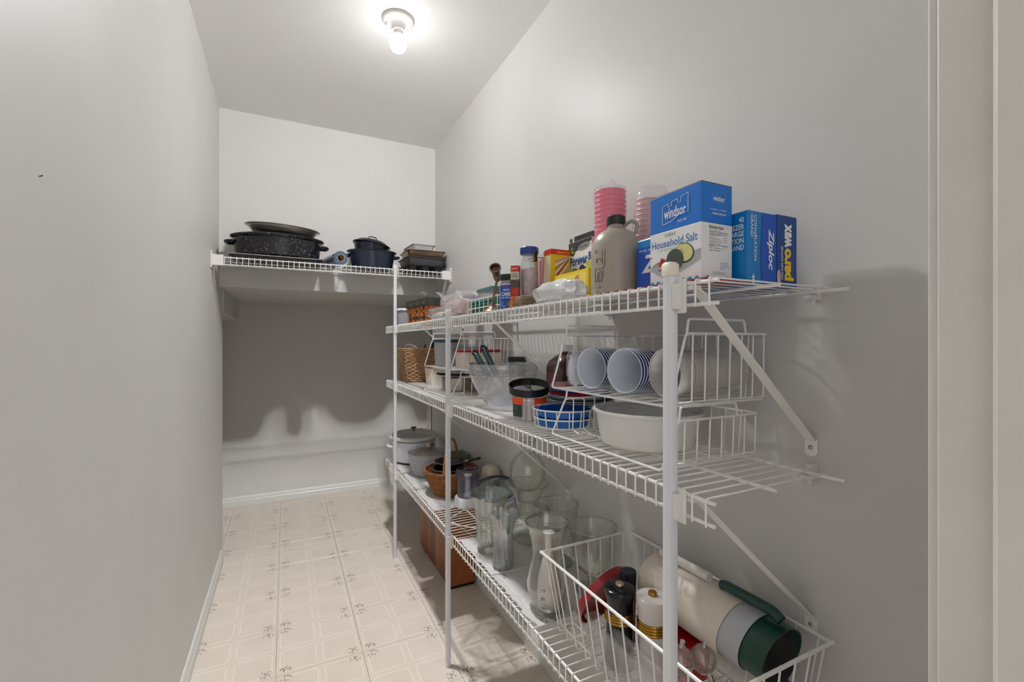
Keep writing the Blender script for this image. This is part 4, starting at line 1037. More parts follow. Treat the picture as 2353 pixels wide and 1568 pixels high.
CF = UZ + 0.0054     # floor level inside the upper baskets
LF = NZ + 0.0056     # floor level inside the lower baskets

# --- cups lying in the near upper basket
WHITECUP = mat('white_inner_cup', (214, 220, 230), rough=0.4, var=0.02)
def two_tone_cup(name):
    o = MB().lathe(shell([(0.0005, 0), (0.030, 0), (0.0455, 0.106), (0.0475, 0.1065), (0.0482, 0.1085), (0.0475, 0.110)], 0.0005), 32)
    me = o.build(name, mat('blue_cup', (26, 60, 150), rough=0.35, var=0.05))
    m = me.data; m.materials.append(WHITECUP)
    for p in m.polygons:
        cz = p.center.z; rr = math.hypot(p.center.x, p.center.y)
        inside = p.normal.x * p.center.x + p.normal.y * p.center.y < -1e-9 or (p.normal.z > 0.8) or cz > 0.1055
        p.material_index = 1 if inside else 0
    return me
proto = None
def lay_stack(n, mouth, axis_in, pitch, label, first, group, maker, h, rlow):
    """stack lying on its side: mouth = centre of the front cup's mouth, axis_in points from mouth to bottom"""
    global proto
    a = -Vector(axis_in).normalized(); q = Vector((0, 0, 1)).rotation_difference(a)
    p = None
    for k in range(n):
        if p is None: o = p = maker('cup')
        else: o = p.copy(); COL.objects.link(o)
        o.rotation_mode = 'QUATERNION'; o.rotation_quaternion = q
        o.location = Vector(mouth) - a * h - a * (pitch * k)
        tag(o, first if k == 0 else label % ORD[k], 'cup', group)
lay_stack(8, (0.640, 0.872, CF + 0.0485), (0.985, 0.15, 0.0), 0.0088, 'blue paper cup, %s from the mouth of the left lying stack', 'front blue cup of the left stack, pale inside facing out', 'blue cups lying in the left stack', two_tone_cup, 0.110, 0.031)
lay_stack(7, (0.642, 0.758, CF + 0.0485), (0.985, 0.15, 0.0), 0.0088, 'blue paper cup, %s from the mouth of the right lying stack', 'front blue cup of the right stack, wide pale mouth facing out', 'blue cups lying in the right stack', two_tone_cup, 0.110, 0.031)
CLEARCUP = thin_glass('clear_cup', tint=(0.985, 0.98, 0.98), ior=1.45, rough=0.1, haze=0.40, hazecol=(0.86, 0.84, 0.82))
def clear_cup(name):
    return MB().lathe(shell([(0.0005, 0), (0.029, 0), (0.0450, 0.100), (0.0470, 0.1005), (0.0470, 0.103)], 0.0005), 32).build(name, CLEARCUP)
lay_stack(11, (0.655, 0.656, CF + 0.0500), (0.985, -0.10, 0.0), 0.0075, 'clear plastic cup, %s from the mouth of the sleeve behind the near post', 'front clear plastic cup of the sleeve, open towards the aisle', 'clear cups lying behind the near post', clear_cup, 0.103, 0.032)
cs = thing('plastic_sleeve', 'milky plastic sleeve around the clear cups behind the near post', 'sleeve', (0.69, 0.6525, CF + 0.0500))
cs.rotation_mode = 'QUATERNION'; cs.rotation_quaternion = Vector((0, 0, 1)).rotation_difference(Vector((0.985, -0.10, 0)).normalized())
MB().lathe([(0.0480, 0.0), (0.0480, 0.05), (0.0478, 0.104), (0.044, 0.132), (0.036, 0.146)], 40, cap0=False, cap1=True, wob=lambda a, z: 1 + 0.003 * math.sin(9 * a + z * 60)).build('film', thin_glass('milky_film', tint=(0.99, 0.99, 0.99), rough=0.2, haze=0.28, hazecol=(0.86, 0.84, 0.82)), cs)
nb = thing('packet', 'clear packet of white napkins beside the left cup stack', 'packet', (0.665, 0.9455, CF))
blob('film', (0.085, 0.026, 0.10), 31, BAG, nb, amp=0.2, freq=1.5, power=0.55, fine=0.02)
blob('napkins', (0.07, 0.022, 0.085), 32, mat('napkin_white', (226, 226, 232), rough=0.8, var=0.04), nb, amp=0.12, power=0.5)
pn = MB().rings([[(0.0, 0.045, 0), (0.0, -0.045, 0), (0.0, 0.0, 0.055)], [(0.004, 0.045, 0), (0.004, -0.045, 0), (0.004, 0.0, 0.055)]]).build('napkin', mat('napkin_green_white', (206, 212, 204), rough=0.85, var=0.05), loc=(0.790, 0.905, CF + 0.075), smooth=False)
pn.rotation_euler = (0, math.radians(14), 0)
tag(pn, 'folded paper napkin corner poking up behind the blue cups', 'napkin')

# --- white oval casserole in the near lower basket
WCER = mat('white_ceramic', (222, 220, 216), rough=0.22, var=0.02)
od = thing('casserole', 'white fluted oval ceramic baking dish in the lower wire basket', 'dish', (0.722, 0.775, LF), math.radians(0))
MB().lathe(shell([(0.0005, 0), (0.088, 0), (0.094, 0.005), (0.1065, 0.070), (0.112, 0.072), (0.1135, 0.0755), (0.112, 0.0785)], 0.006), 96, sx=1.03, sy=1.10, wob=lambda a, z: 1 + (0.006 * math.cos(40 * a) if 0.004 < z < 0.069 else 0)).build('dish', WCER, od)

# --- round wire rack with blue lids, plates on top
BLID = mat('blue_plastic', (16, 100, 190), rough=0.3, var=0.04)
rk = thing('wire_rack', 'small round white wire rack beside the near lower basket', 'wire rack', (0.690, 1.064, Z2 + 0.0015))
for z, r in ((0.003, 0.078), (0.026, 0.083), (0.050, 0.086)): MB().tube([(r * math.cos(2 * PI * k / 40), r * math.sin(2 * PI * k / 40), z) for k in range(40)], 0.0022, 6, closed=True).build('hoop', WIRE, rk)
for k in range(16):
    a = 2 * PI * k / 16; tubeobj('upright', [(0.078 * math.cos(a), 0.078 * math.sin(a), 0.002), (0.086 * math.cos(a), 0.086 * math.sin(a), 0.051)], 0.0018, WIRE, rk, 5)
for y in (-0.03, 0.03): tubeobj('base_rod', [(-0.072, y, 0.002), (0.072, y, 0.002)], 0.0018, WIRE, rk, 5)
for k in range(2):
    o = MB().lathe(shell([(0.0005, 0), (0.070, 0), (0.073, 0.003), (0.074, 0.020), (0.075, 0.021)], 0.0025), 44).build('plastic_cover', BLID, loc=(0.690, 1.064, Z2 + 0.0065 + 0.0225 * k))
    tag(o, ('upper' if k else 'lower') + ' round blue plastic lid stacked in the wire rack', 'lid')
pz = Z2 + 0.0575
PC = [(150, 160, 150), (206, 208, 204), (60, 74, 90), (150, 190, 206), (214, 214, 216), (178, 44, 56), (170, 38, 52), (40, 64, 140)]
PN = ['grey green plate at the bottom of the melamine plate stack', 'cream plate second from the bottom of the plate stack', 'slate blue plate third from the bottom of the stack', 'light blue plate in the middle of the plate stack', 'white plate in the upper middle of the plate stack', 'crimson plate third from the top of the plate stack', 'dark red plate second from the top of the stack', 'royal blue plate on top of the plate stack']
for k, (c_, nm) in enumerate(zip(PC, PN)):
    o = MB().lathe(shell([(0.0005, 0), (0.06, 0), (0.076, 0.003), (0.095 - 0.0012 * k, 0.0085), (0.096 - 0.0012 * k, 0.0100)], 0.002), 44).build('plate', mat('plate_%d' % k, c_, rough=0.35, var=0.06), loc=(0.757, 1.081, pz + 0.0044 * k))
    tag(o, nm, 'plate', 'stack of coloured plates')
sb2 = tag(blob('striped_packet', (0.06, 0.07, 0.022), 41, mat('striped_red', (170, 120, 120), rough=0.6, var=0.5, vscale=50), amp=0.15, loc=(0.70, 1.085, pz + 0.0044 * 7 + 0.0105)), 'small red striped packet lying on the coloured plates', 'packet')

# --- brown bottle
bt = thing('bottle', 'brown plastic bottle with white ribbed cap against the wall', 'bottle', (0.822, 1.254, L2))
MB().loft([(0.050, 0.046, 0.014, 0), (0.053, 0.049, 0.016, 0.004), (0.053, 0.049, 0.018, 0.150), (0.048, 0.044, 0.02, 0.168), (0.030, 0.028, 0.02, 0.186), (0.019, 0.019, 0.018, 0.194), (0.0185, 0.0185, 0.018, 0.200)], 8).build('body', mat('brown_bottle', (64, 42, 40), rough=0.2, var=0.1), bt)
MB().lathe([(0.0005, 0.200), (0.024, 0.200), (0.0245, 0.203), (0.0240, 0.222), (0.0005, 0.224)], 48, wob=lambda a, z: 1 + 0.015 * math.cos(24 * a)).build('cap', WHITEP, bt)
MB().box(-0.0535, -0.0531, -0.030, 0.030, 0.03, 0.13).build('label', mat('maroon_label', (90, 30, 34), rough=0.5, var=0.1), bt, smooth=False)
pk = thing('pick_tub', 'small tub of blue picks standing behind the napkin packet', 'tub', (0.800, 1.115 + 0.085, L2))

# --- pack with black ring
pg = thing('candle_pack', 'clear tub of white twisted sticks with orange and green label', 'packet', (0.656, 1.202, Z2 + 0.0008))
hollow('tub', [(0.044, 0), (0.047, 0.006), (0.051, 0.070)], CLEARP, pg, 0.001, 36)
LOBE = mat('white_sticks', (226, 216, 210), rough=0.5, var=0.05)
for k in range(12):
    a = 2 * PI * k / 12 + 0.1; r_ = 0.0365
    MB().lathe([(0.0005, 0.003), (0.008, 0.003), (0.0085, 0.025), (0.0085, 0.040), (0.006, 0.043), (0.0085, 0.048), (0.0065, 0.053), (0.0085, 0.058), (0.006, 0.063), (0.0005, 0.064)], 10, c=(r_ * math.cos(a), r_ * math.sin(a), 0)).build('stick', LOBE, pg)
def arc_panel(name, r, a0, a1, z0, z1, m, parent, t=0.0008):
    b = MB(); n = 10
    vs = []; fs = []
    for k in range(n + 1):
        a = math.radians(a0 + (a1 - a0) * k / n)
        for rr, z in ((r, z0), (r, z1), (r + t, z1), (r + t, z0)): vs.append((rr * math.cos(a), rr * math.sin(a), z))
    for k in range(n):
        for q in range(4):
            fs.append((4 * k + q, 4 * k + (q + 1) % 4, 4 * (k + 1) + (q + 1) % 4, 4 * (k + 1) + q))
    fs += [(0, 1, 2, 3), (4 * n + 3, 4 * n + 2, 4 * n + 1, 4 * n)]
    return b.add(vs, fs).build(name, m, parent)
ORG = mat('label_orange', (236, 84, 24), rough=0.35, var=0.05); GRN = mat('label_green', (24, 66, 58), rough=0.35, var=0.15, vscale=80)
arc_panel('orange_band', 0.0518, 172, 222, 0.050, 0.069, ORG, pg); arc_panel('green_panel', 0.0512, 176, 218, 0.014, 0.0495, GRN, pg)
arc_panel('orange_panel', 0.0518, 258, 345, 0.042, 0.069, ORG, pg); arc_panel('green_panel', 0.0515, 262, 340, 0.034, 0.0418, GRN, pg)
arc_panel('print_lines', 0.0522, 186, 206, 0.022, 0.044, mat('label_dark_print', (60, 66, 64), rough=0.4, var=0.4, vscale=200), pg)
br = thing('black_ring', 'black plastic ring with a cross bar resting on the orange labelled tub', 'ring', (0.655, 1.200, Z2 + 0.0855))
MB().lathe([(0.0545, 0), (0.0565, 0), (0.0575, 0.022), (0.0555, 0.022)], 48, cap0=False, cap1=False).add([], []).build('hoop', BLACKP, br)
MB().rings([[(0.0575 * math.cos(2 * PI * k / 48), 0.0575 * math.sin(2 * PI * k / 48), 0.022) for k in range(48)], [(0.0555 * math.cos(2 * PI * k / 48), 0.0555 * math.sin(2 * PI * k / 48), 0.022) for k in range(48)]], cap0=False, cap1=False).build('hoop_edge', BLACKP, br)
tubeobj('cross_bar', [(0.0, -0.055, 0.006), (0.004, 0.055, 0.010)], 0.0022, BLACKP, br)
tubeobj('cross_bar', [(0.004, 0.0, 0.008), (0.01, 0.02, 0.024)], 0.002, BLACKP, br)
br.scale = (1.06, 1.06, 1.0); br.rotation_mode = 'QUATERNION'; br.rotation_quaternion = Vector((0, 0, 1)).rotation_difference(Vector((-0.11, -0.20, 0.97)).normalized())

# --- cut glass bowl with two teal handled tools
CRY = thin_glass('cut_crystal', tint=(0.93, 0.935, 0.94), ior=1.65, rough=0.04, boost=2.2, haze=0.05, hazecol=(0.9, 0.9, 0.95))
CUTG = thin_glass('cut_glass', tint=(0.955, 0.955, 0.968), ior=1.6, rough=0.04, boost=2.0, haze=0.10, hazecol=(0.85, 0.85, 0.92))
gw = thing('glass_bowl', 'large cut glass punch bowl holding two teal handled tools', 'bowl', (0.715, 1.505, L2))
def cut(a, z):
    if z > 0.112 or z < 0.006: return 1.0
    return 1 + 0.034 * abs(math.cos(12 * a + z * 70)) * abs(math.cos(12 * a - z * 70))
MB().lathe(shell([(0.0005, 0), (0.048, 0), (0.056, 0.006)] + [(0.056 + 0.066 * (k / 12) ** 0.62, 0.006 + 0.106 * k / 12) for k in range(1, 13)] + [(0.124, 0.113), (0.128, 0.135), (0.131, 0.150), (0.132, 0.152)], 0.004), 108, wob=cut).build('bowl', CUTG, gw)
glass_ring(0.1315, 0.1515, gw, 0.0022, 72); glass_ring(0.1275, 0.132, gw, 0.0012, 72); glass_ring(0.1235, 0.1135, gw, 0.0012, 72)
for i, (p0, p1) in enumerate((((0.690, 1.50, L2 + 0.045), (0.652, 1.640, L2 + 0.198)), ((0.725, 1.515, L2 + 0.045), (0.702, 1.675, L2 + 0.218)))):
    a, b = Vector(p0), Vector(p1); d = (b - a).normalized()
    t = thing('kitchen_tool', ('nearer' if i == 0 else 'farther') + ' teal handled kitchen tool leaning out of the glass bowl', 'utensil', p0)
    TEAL = mat('teal_handle', (10, 50, 60), rough=0.45, var=0.08)
    v = b - a
    MB().tube([v * 0.36, v * 0.42, v * 0.86], [0.008, 0.0125, 0.0125], 10, r2=0.0105).build('handle', TEAL, t)
    MB().tube([v * 0.0, v * 0.40], 0.006, 8, r2=0.002).build('blade', STEEL, t)
    side = Vector((d.y, -d.x, 0)).normalized(); c0 = v * 0.93
    MB().tube([c0 + d * (0.0125 * math.cos(2 * PI * k / 20)) + side * (0.0125 * math.sin(2 * PI * k / 20)) for k in range(20)], 0.004, 8, closed=True).build('hanging_ring', BLACKP, t)
dk = thing('bowl', 'black rimmed bowl behind the cut glass bowl', 'bowl', (0.822, 1.425 + 0.0, L2 + 0.0))
bpy.data.objects.remove(dk)
bk = thing('canister', 'squat black canister against the wall behind the glass bowl', 'canister', (0.845, 1.655, Z2))
MB().lathe([(0.0005, 0), (0.030, 0), (0.032, 0.15), (0.035, 0.152), (0.036, 0.170), (0.033, 0.173), (0.0005, 0.173)], 32).build('body', mat('black_rubber', (30, 30, 28), rough=0.5, var=0.1), bk)

# --- far stacking baskets: contents
ct = thing('food_container', 'round frosted container with dark blue lid in the far upper basket', 'container', (0.678, 2.052, CF))
hollow('tub', [(0.050, 0), (0.054, 0.004), (0.058, 0.108)], FROST, ct, 0.002, 40)
MB().lathe([(0.0005, 0.1085), (0.062, 0.1085), (0.0635, 0.112), (0.0635, 0.119), (0.058, 0.1225), (0.0005, 0.123)], 40).build('lid', mat('dark_blue_lid', (20, 62, 92), rough=0.35, var=0.05), ct)
rb = thing('food_container', 'long cream container with dark red lid in the far upper basket', 'container', (0.750, 1.842, CF + 0.0006))
CREAMP = mat('cream_plastic_tub', (218, 206, 194), rough=0.4, var=0.03)
MB().loft([(0.088, 0.054, 0.03, 0), (0.094, 0.060, 0.034, 0.066)], 8).build('tub', CREAMP, rb)
MB().loft([(0.099, 0.065, 0.036, 0.0665), (0.100, 0.066, 0.036, 0.0755), (0.096, 0.062, 0.034, 0.0775)], 8).build('lid', mat('dark_red_lid', (142, 34, 46), rough=0.35, var=0.06), rb)
cp = thing('food_container', 'clear square tub at the back of the far upper basket', 'container', (0.800, 2.02, CF))
MB().loft([(0.042, 0.075, 0.012, 0), (0.047, 0.08, 0.014, 0.09), (0.045, 0.078, 0.013, 0.09), (0.040, 0.073, 0.011, 0.003)], 5).build('tub', FROST, cp)
MB().loft([(0.049, 0.082, 0.015, 0.0905), (0.049, 0.082, 0.015, 0.099), (0.046, 0.079, 0.014, 0.1005)], 5).build('lid', CLEARP, cp)
ps = thing('saucepan', 'stainless steel pot with black tools across it in the far lower basket', 'pot', (0.735, 2.03, LF))
MB().lathe(shell([(0.0005, 0), (0.074, 0), (0.082, 0.006), (0.084, 0.060), (0.087, 0.062)], 0.002), 44).build('pot', STEEL, ps)
for i, (y, an) in enumerate(((0.03, 0.2), (0.0, 0.35), (-0.03, 0.1))):
    t = MB().tube([(0.640, 2.055 + y, LF + 0.078), (0.72, 2.05 + y * 0.6, LF + 0.072), (0.81, 2.03 + y * 0.2, LF + 0.0715)], [0.005, 0.004, 0.003], 8).build('kitchen_tool', BLACKP)
    tag(t, ['farthest', 'middle', 'nearest'][i] + ' of three black tool handles lying across the steel pot', 'utensil')
kl = thing('pan_lid', 'steel pan lid with cream knob in the far lower basket', 'lid', (0.766, 1.850, LF + 0.001))
MB().lathe([(0.0005, 0), (0.070, 0), (0.071, 0.004), (0.060, 0.014), (0.02, 0.022), (0.0005, 0.023)], 40).build('dome', STEEL, kl)
MB().lathe([(0.0005, 0.0232), (0.018, 0.0232), (0.018, 0.028), (0.010, 0.031), (0.010, 0.042), (0.019, 0.046), (0.020, 0.054), (0.012, 0.059), (0.0005, 0.060)], 24).build('knob', CREAMP, kl)

# --- white tub with red lid, seagrass basket
wt = thing('food_container', 'white tapered tub with red lid beside the seagrass basket', 'container', (0.745, 2.405, L2))
MB().loft([(0.050, 0.062, 0.018, 0), (0.060, 0.072, 0.022, 0.092)], 6).build('tub', mat('white_tub', (224, 216, 202), rough=0.4, var=0.03), wt)
MB().loft([(0.065, 0.077, 0.024, 0.0922), (0.066, 0.078, 0.024, 0.100), (0.062, 0.074, 0.022, 0.102)], 6).build('lid', mat('red_lid', (170, 38, 52), rough=0.35, var=0.05), wt)
decal('yellow_sticker', rect(0.045, 0.070, 0.045, 0.066), FX((-0.0580, 0.068, 0)), mat('sticker_yellow', (220, 200, 120), rough=0.6, var=0.3, vscale=120), wt, 0.002)
SEAG = mat('seagrass', (176, 140, 104), rough=0.8, var=0.35, vscale=60, bump=0.5, bscale=150)
gk = thing('seagrass_basket', 'square woven seagrass basket full of kitchen tools', 'basket', (0.722, 2.685, L2))
of2 = rr_outline(0.098, 0.098, 0.016, hxt=0.114, hyt=0.114)
weave('weave', of2, 0.004, 0.186, 17, 36, 0.0052, SEAG, gk, amp=0.0034)
MB().tube([(*of2(k / 48, 1.0)[:2], 0.190) for k in range(48)], 0.006, 6, closed=True).build('rim', SEAG, gk)
MB().loft([(0.094, 0.094, 0.016, 0.0), (0.094, 0.094, 0.016, 0.006)], 5).build('bottom', SEAG, gk)
wh = thing('ladle', 'white curved utensil handle arching out of the seagrass basket', 'utensil', (0.667, 2.703, L2 + 0.01))
tubeobj('handle', fillet([(-0.01, 0.05, 0.0), (-0.02, 0.052, 0.16), (-0.015, 0.02, 0.210), (0.03, -0.06, 0.190), (0.05, -0.07, 0.06)], 0.05, 6), 0.007, mat('pale_plastic', (206, 204, 196), rough=0.4, var=0.03), wh, 8)
for i, (dx, dy, zz) in enumerate(((0.02, 0.0, 0.205), (0.05, -0.045, 0.215), (0.085, 0.045, 0.225))):
    t = thing('kitchen_tool', ['black tool lying low across the seagrass basket mouth', 'black tool with a ring end in the seagrass basket', 'tall black tool at the back of the seagrass basket'][i], 'utensil', (0.70 + dx, 2.665 + dy, L2 + 0.012))
    tubeobj('handle', [(0, 0, 0), (0.01, -0.02, zz * 0.6), (0.015, -0.035, zz * 0.9)], [0.004, 0.005, 0.006], BLACKP, t, 8)
    MB().tube([(0.016 , -0.038 + 0.009 * math.cos(2 * PI * k / 14), zz * 0.9 + 0.010 + 0.010 * math.sin(2 * PI * k / 14)) for k in range(14)], 0.0025, 6, closed=True).build('ring_end', BLACKP, t)
bpy.data.objects.remove(pk)

# ================================================================== LOWEST SHELF THINGS
# --- slow cooker
WEN = mat('white_enamel', (220, 220, 228), rough=0.25, var=0.02)
sl_ = thing('slow_cooker', 'white oval slow cooker with glass lid at the far end', 'slow cooker', (0.703, 2.762, L3))
MB().lathe(shell([(0.0005, 0.008), (0.112, 0.008), (0.124, 0.016), (0.132, 0.06), (0.134, 0.132)], 0.004), 56, sx=0.98, sy=1.08).build('housing', WEN, sl_)
MB().lathe([(0.0005, 0), (0.108, 0), (0.112, 0.0079)], 40, sx=0.98, sy=1.08).build('foot_ring', mat('dark_foot', (60, 58, 56), rough=0.6), sl_)
MB().lathe([(0.1345, 0.138), (0.142, 0.140), (0.150, 0.147), (0.150, 0.156), (0.143, 0.163), (0.134, 0.162), (0.128, 0.153), (0.120, 0.05), (0.0005, 0.045)], 56, sx=0.98, sy=1.08).build('crock', mat('crock_white', (206, 204, 200), rough=0.2, var=0.02), sl_)
MB().lathe([(0.130, 0.167), (0.10, 0.176), (0.05, 0.182), (0.0005, 0.184)], 48, sx=0.98, sy=1.08, cap0=False).build('glass_lid', GLASS, sl_)
MB().lathe([(0.0005, 0.1845), (0.008, 0.1845), (0.006, 0.192), (0.017, 0.196), (0.016, 0.203), (0.0005, 0.204)], 24).build('lid_knob', mat('dark_knob', (52, 50, 50), rough=0.4), sl_)
for s in (-1, 1):
    MB().tube(fillet([(-0.03, s * 0.142, 0.10), (-0.026, s * 0.166, 0.104), (0.026, s * 0.166, 0.104), (0.03, s * 0.142, 0.10)], 0.016, 4), 0.007, 8).build('handle', WEN, sl_)
MB().tube(fillet([(-0.133, 0.03, 0.10), (-0.156, 0.026, 0.104), (-0.156, -0.026, 0.104), (-0.133, -0.03, 0.10)], 0.016, 4), 0.007, 8).build('handle', WEN, sl_)

# --- frosted bowl with inverted steel dome
fb2 = thing('mixing_bowl', 'frosted plastic mixing bowl beside the slow cooker', 'bowl', (0.690, 2.430, L3))
MB().lathe(shell([(0.0005, 0), (0.058, 0), (0.066, 0.004), (0.086, 0.05), (0.097, 0.095), (0.100, 0.097), (0.101, 0.124), (0.104, 0.126)], 0.003), 48).build('bowl', FROST, fb2)
dm = thing('steel_dome', 'brushed metal dome lid with round knob lying in the frosted bowl', 'lid', (0.698, 2.425, L3 + 0.094))
MB().lathe([(0.0005, 0.0), (0.080, 0.008), (0.082, 0.012), (0.072, 0.022), (0.045, 0.044), (0.022, 0.050), (0.014, 0.056), (0.014, 0.062), (0.024, 0.066), (0.025, 0.082), (0.018, 0.088), (0.0005, 0.086)], 44).build('dome', STEEL, dm)
dm.rotation_euler = (math.radians(3), math.radians(5), 0)

# --- wicker basket with hoop handle and two pans
WICK = mat('brown_wicker', (150, 92, 44), rough=0.55, var=0.3, vscale=40)
hb = thing('wicker_basket', 'round brown wicker basket with tall hoop handle', 'basket', (0.712, 2.085, L3), math.radians(56))
weave('weave', circ_outline(0.078, 0.124, bulge=0.006), 0.004, 0.112, 20, 40, 0.0031, WICK, hb, amp=0.0022)
MB().lathe([(0.0005, 0), (0.078, 0), (0.080, 0.006), (0.0005, 0.006)], 36).build('bottom', WICK, hb)
for q in range(2):
    MB().tube([(0.125 * math.cos(2 * PI * k / 72), 0.125 * math.sin(2 * PI * k / 72), 0.116 + 0.004 * math.sin(18 * 2 * PI * k / 72 + PI * q)) for k in range(72)], 0.0042, 6, closed=True).build('braided_rim', WICK, hb)
for k in range(20):
    a = 2 * PI * k / 20
    tubeobj('stake', [(0.080 * math.cos(a), 0.080 * math.sin(a), 0.004), (0.124 * math.cos(a), 0.124 * math.sin(a), 0.114)], 0.002, mat('dark_wicker', (110, 64, 30), rough=0.6, var=0.2), hb, 5)
HOOP = mat('cane_hoop', (166, 108, 44), rough=0.4, var=0.2, vscale=30)
MB().tube([(0.126 * math.cos(PI * k / 24) * (1 if True else 1), 0, 0.085 + 0.17 * math.sin(PI * k / 24)) for k in range(25)], 0.0068, 8).build('hoop_handle', HOOP, hb)
for s in (-1, 1):
    for k in range(4): MB().tube([(s * 0.1245 + 0.0095 * math.cos(2 * PI * j / 14), 0.0095 * math.sin(2 * PI * j / 14), 0.098 + 0.007 * k) for j in range(14)], 0.0028, 6, closed=True).build('binding', WICK, hb)
PANB = mat('pan_black', (20, 20, 21), rough=0.4, var=0.15)
def pan(label, loc, r, ang, tilt):
    t = thing('frying_pan', label, 'pan', loc)
    t.rotation_euler = (tilt[0], tilt[1], ang)
    MB().lathe(shell([(0.0005, 0), (r * 0.78, 0), (r, 0.026), (r + 0.003, 0.027)], 0.002), 44).build('pan', PANB, t)
    MB().tube([((r + 0.003) * math.cos(2 * PI * k / 44), (r + 0.003) * math.sin(2 * PI * k / 44), 0.0265) for k in range(44)], 0.0015, 5, closed=True).build('rim', STEEL, t)
    tubeobj('ferrule', [(r - 0.002, 0, 0.022), (r + 0.020, 0, 0.028)], 0.006, STEEL, t, 8)
    hp = fillet([(r + 0.018, 0.006, 0.027), (r + 0.07, 0.011, 0.040), (r + 0.078, 0.0, 0.042), (r + 0.07, -0.011, 0.040), (r + 0.018, -0.006, 0.027)], 0.008, 3)
    MB().tube(hp, 0.0045, 6, closed=True).build('handle', BLACKP, t)
pan('lower black frying pan lying in the wicker basket', (0.705, 2.10, L3 + 0.092), 0.078, math.radians(-46), (0, 0.0))
pan('upper black frying pan with steel rim resting in the wicker basket', (0.714, 2.11, L3 + 0.121), 0.072, math.radians(-30), (0, 0.0))
gc = thing('food_container', 'sage green plastic tub behind the wicker basket', 'container', (0.815, 2.285, L3))
MB().loft([(0.040, 0.045, 0.01, 0), (0.048, 0.054, 0.012, 0.128), (0.051, 0.057, 0.013, 0.130), (0.051, 0.057, 0.013, 0.135), (0.046, 0.052, 0.012, 0.135), (0.038, 0.043, 0.01, 0.004)], 5).build('tub', mat('sage_plastic', (112, 130, 114), rough=0.45, var=0.05), gc)

# --- food processor with cord
fp = thing('food_processor', 'mini food processor with clear smoky bowl and white base', 'food processor', (0.727, 1.898, L3))
MB().loft([(0.055, 0.050, 0.03, 0), (0.056, 0.051, 0.03, 0.006), (0.054, 0.049, 0.03, 0.034), (0.050, 0.045, 0.03, 0.040)], 8).build('base', WHITEP, fp)
SMOKE = thin_glass('smoky_plastic', tint=(0.84, 0.83, 0.88), ior=1.45, rough=0.06, boost=1.2, haze=0.06, hazecol=(0.6, 0.6, 0.7))
hollow('bowl', [(0.044, 0.0405), (0.048, 0.044), (0.049, 0.128), (0.053, 0.130), (0.054, 0.136)], SMOKE, fp, 0.002, 40)
MB().lathe([(0.0555, 0.128), (0.056, 0.150), (0.050, 0.160), (0.046, 0.162)], 40, cap0=False, cap1=False).build('collar', SMOKE, fp)
MB().lathe([(0.0005, 0.0415), (0.022, 0.0415), (0.016, 0.05), (0.0135, 0.06), (0.012, 0.125), (0.018, 0.131), (0.018, 0.134), (0.0005, 0.135)], 28).build('spindle', WHITEP, fp)
cord = MB().tube(fillet([(0.705, 1.846, L3 + 0.012), (0.66, 1.81, L3 + 0.006), (0.60, 1.77, L3 + 0.003), (0.585, 1.745, L3 + 0.003), (0.60, 1.70, L3 + 0.003), (0.65, 1.645, L3 + 0.003), (0.69, 1.61, L3 + 0.003)], 0.04, 6), 0.0028, 6).build('power_cord', mat('cord_cream', (206, 202, 190), rough=0.5, var=0.03), fp)
cord.matrix_parent_inverse = Matrix.Translation((-0.727, -1.898, -L3))
mx_ = thing('hand_mixer', 'beige hand mixer body lying behind the food processor', 'mixer', (0.842, 1.905, L3))
MB().loft([(0.030, 0.050, 0.02, 0), (0.036, 0.060, 0.024, 0.03), (0.035, 0.058, 0.024, 0.10), (0.030, 0.046, 0.022, 0.142), (0.018, 0.028, 0.014, 0.158)], 7).build('body', mat('beige_plastic', (204, 190, 172), rough=0.4, var=0.03), mx_)
tubeobj('seam', [(-0.031, -0.042, 0.135), (-0.0365, -0.05, 0.085), (-0.0375, -0.052, 0.03)], 0.0018, mat('beige_pale', (222, 214, 200), rough=0.5), mx_, 6)

# --- white pot with glass lid
wp = thing('pot', 'low white pot under the glass lid behind the fluted vase', 'pot', (0.796, 1.745, L3))
MB().lathe(shell([(0.0005, 0), (0.070, 0), (0.076, 0.006), (0.078, 0.070), (0.082, 0.072)], 0.003), 44).build('pot', WEN, wp)
gl_ = thing('pan_lid', 'round glass pan lid with charcoal rim and grey knob', 'lid', (0.792, 1.748, L3 + 0.107))
gl_.rotation_euler = (math.radians(13), math.radians(-10), 0)
CHAR = mat('charcoal_silicone', (66, 68, 74), rough=0.5, var=0.06)
MB().lathe([(0.073, -0.004), (0.088, -0.006), (0.093, -0.002), (0.093, 0.003), (0.086, 0.007), (0.074, 0.007), (0.073, -0.004)], 56, cap0=False, cap1=False).build('rim', CHAR, gl_)
MB().lathe([(0.0735, 0.005), (0.06, 0.009), (0.03, 0.013), (0.0005, 0.014)], 48).build('pane', thin_glass('lid_glass', tint=(0.80, 0.86, 0.84), boost=1.3, haze=0.12, hazecol=(0.55, 0.62, 0.60)), gl_)
MB().loft([(0.020, 0.008, 0.006, 0.0142), (0.021, 0.009, 0.006, 0.034), (0.018, 0.007, 0.005, 0.042)], 5).build('knob', mat('grey_knob', (120, 122, 126), rough=0.45, var=0.04), gl_)

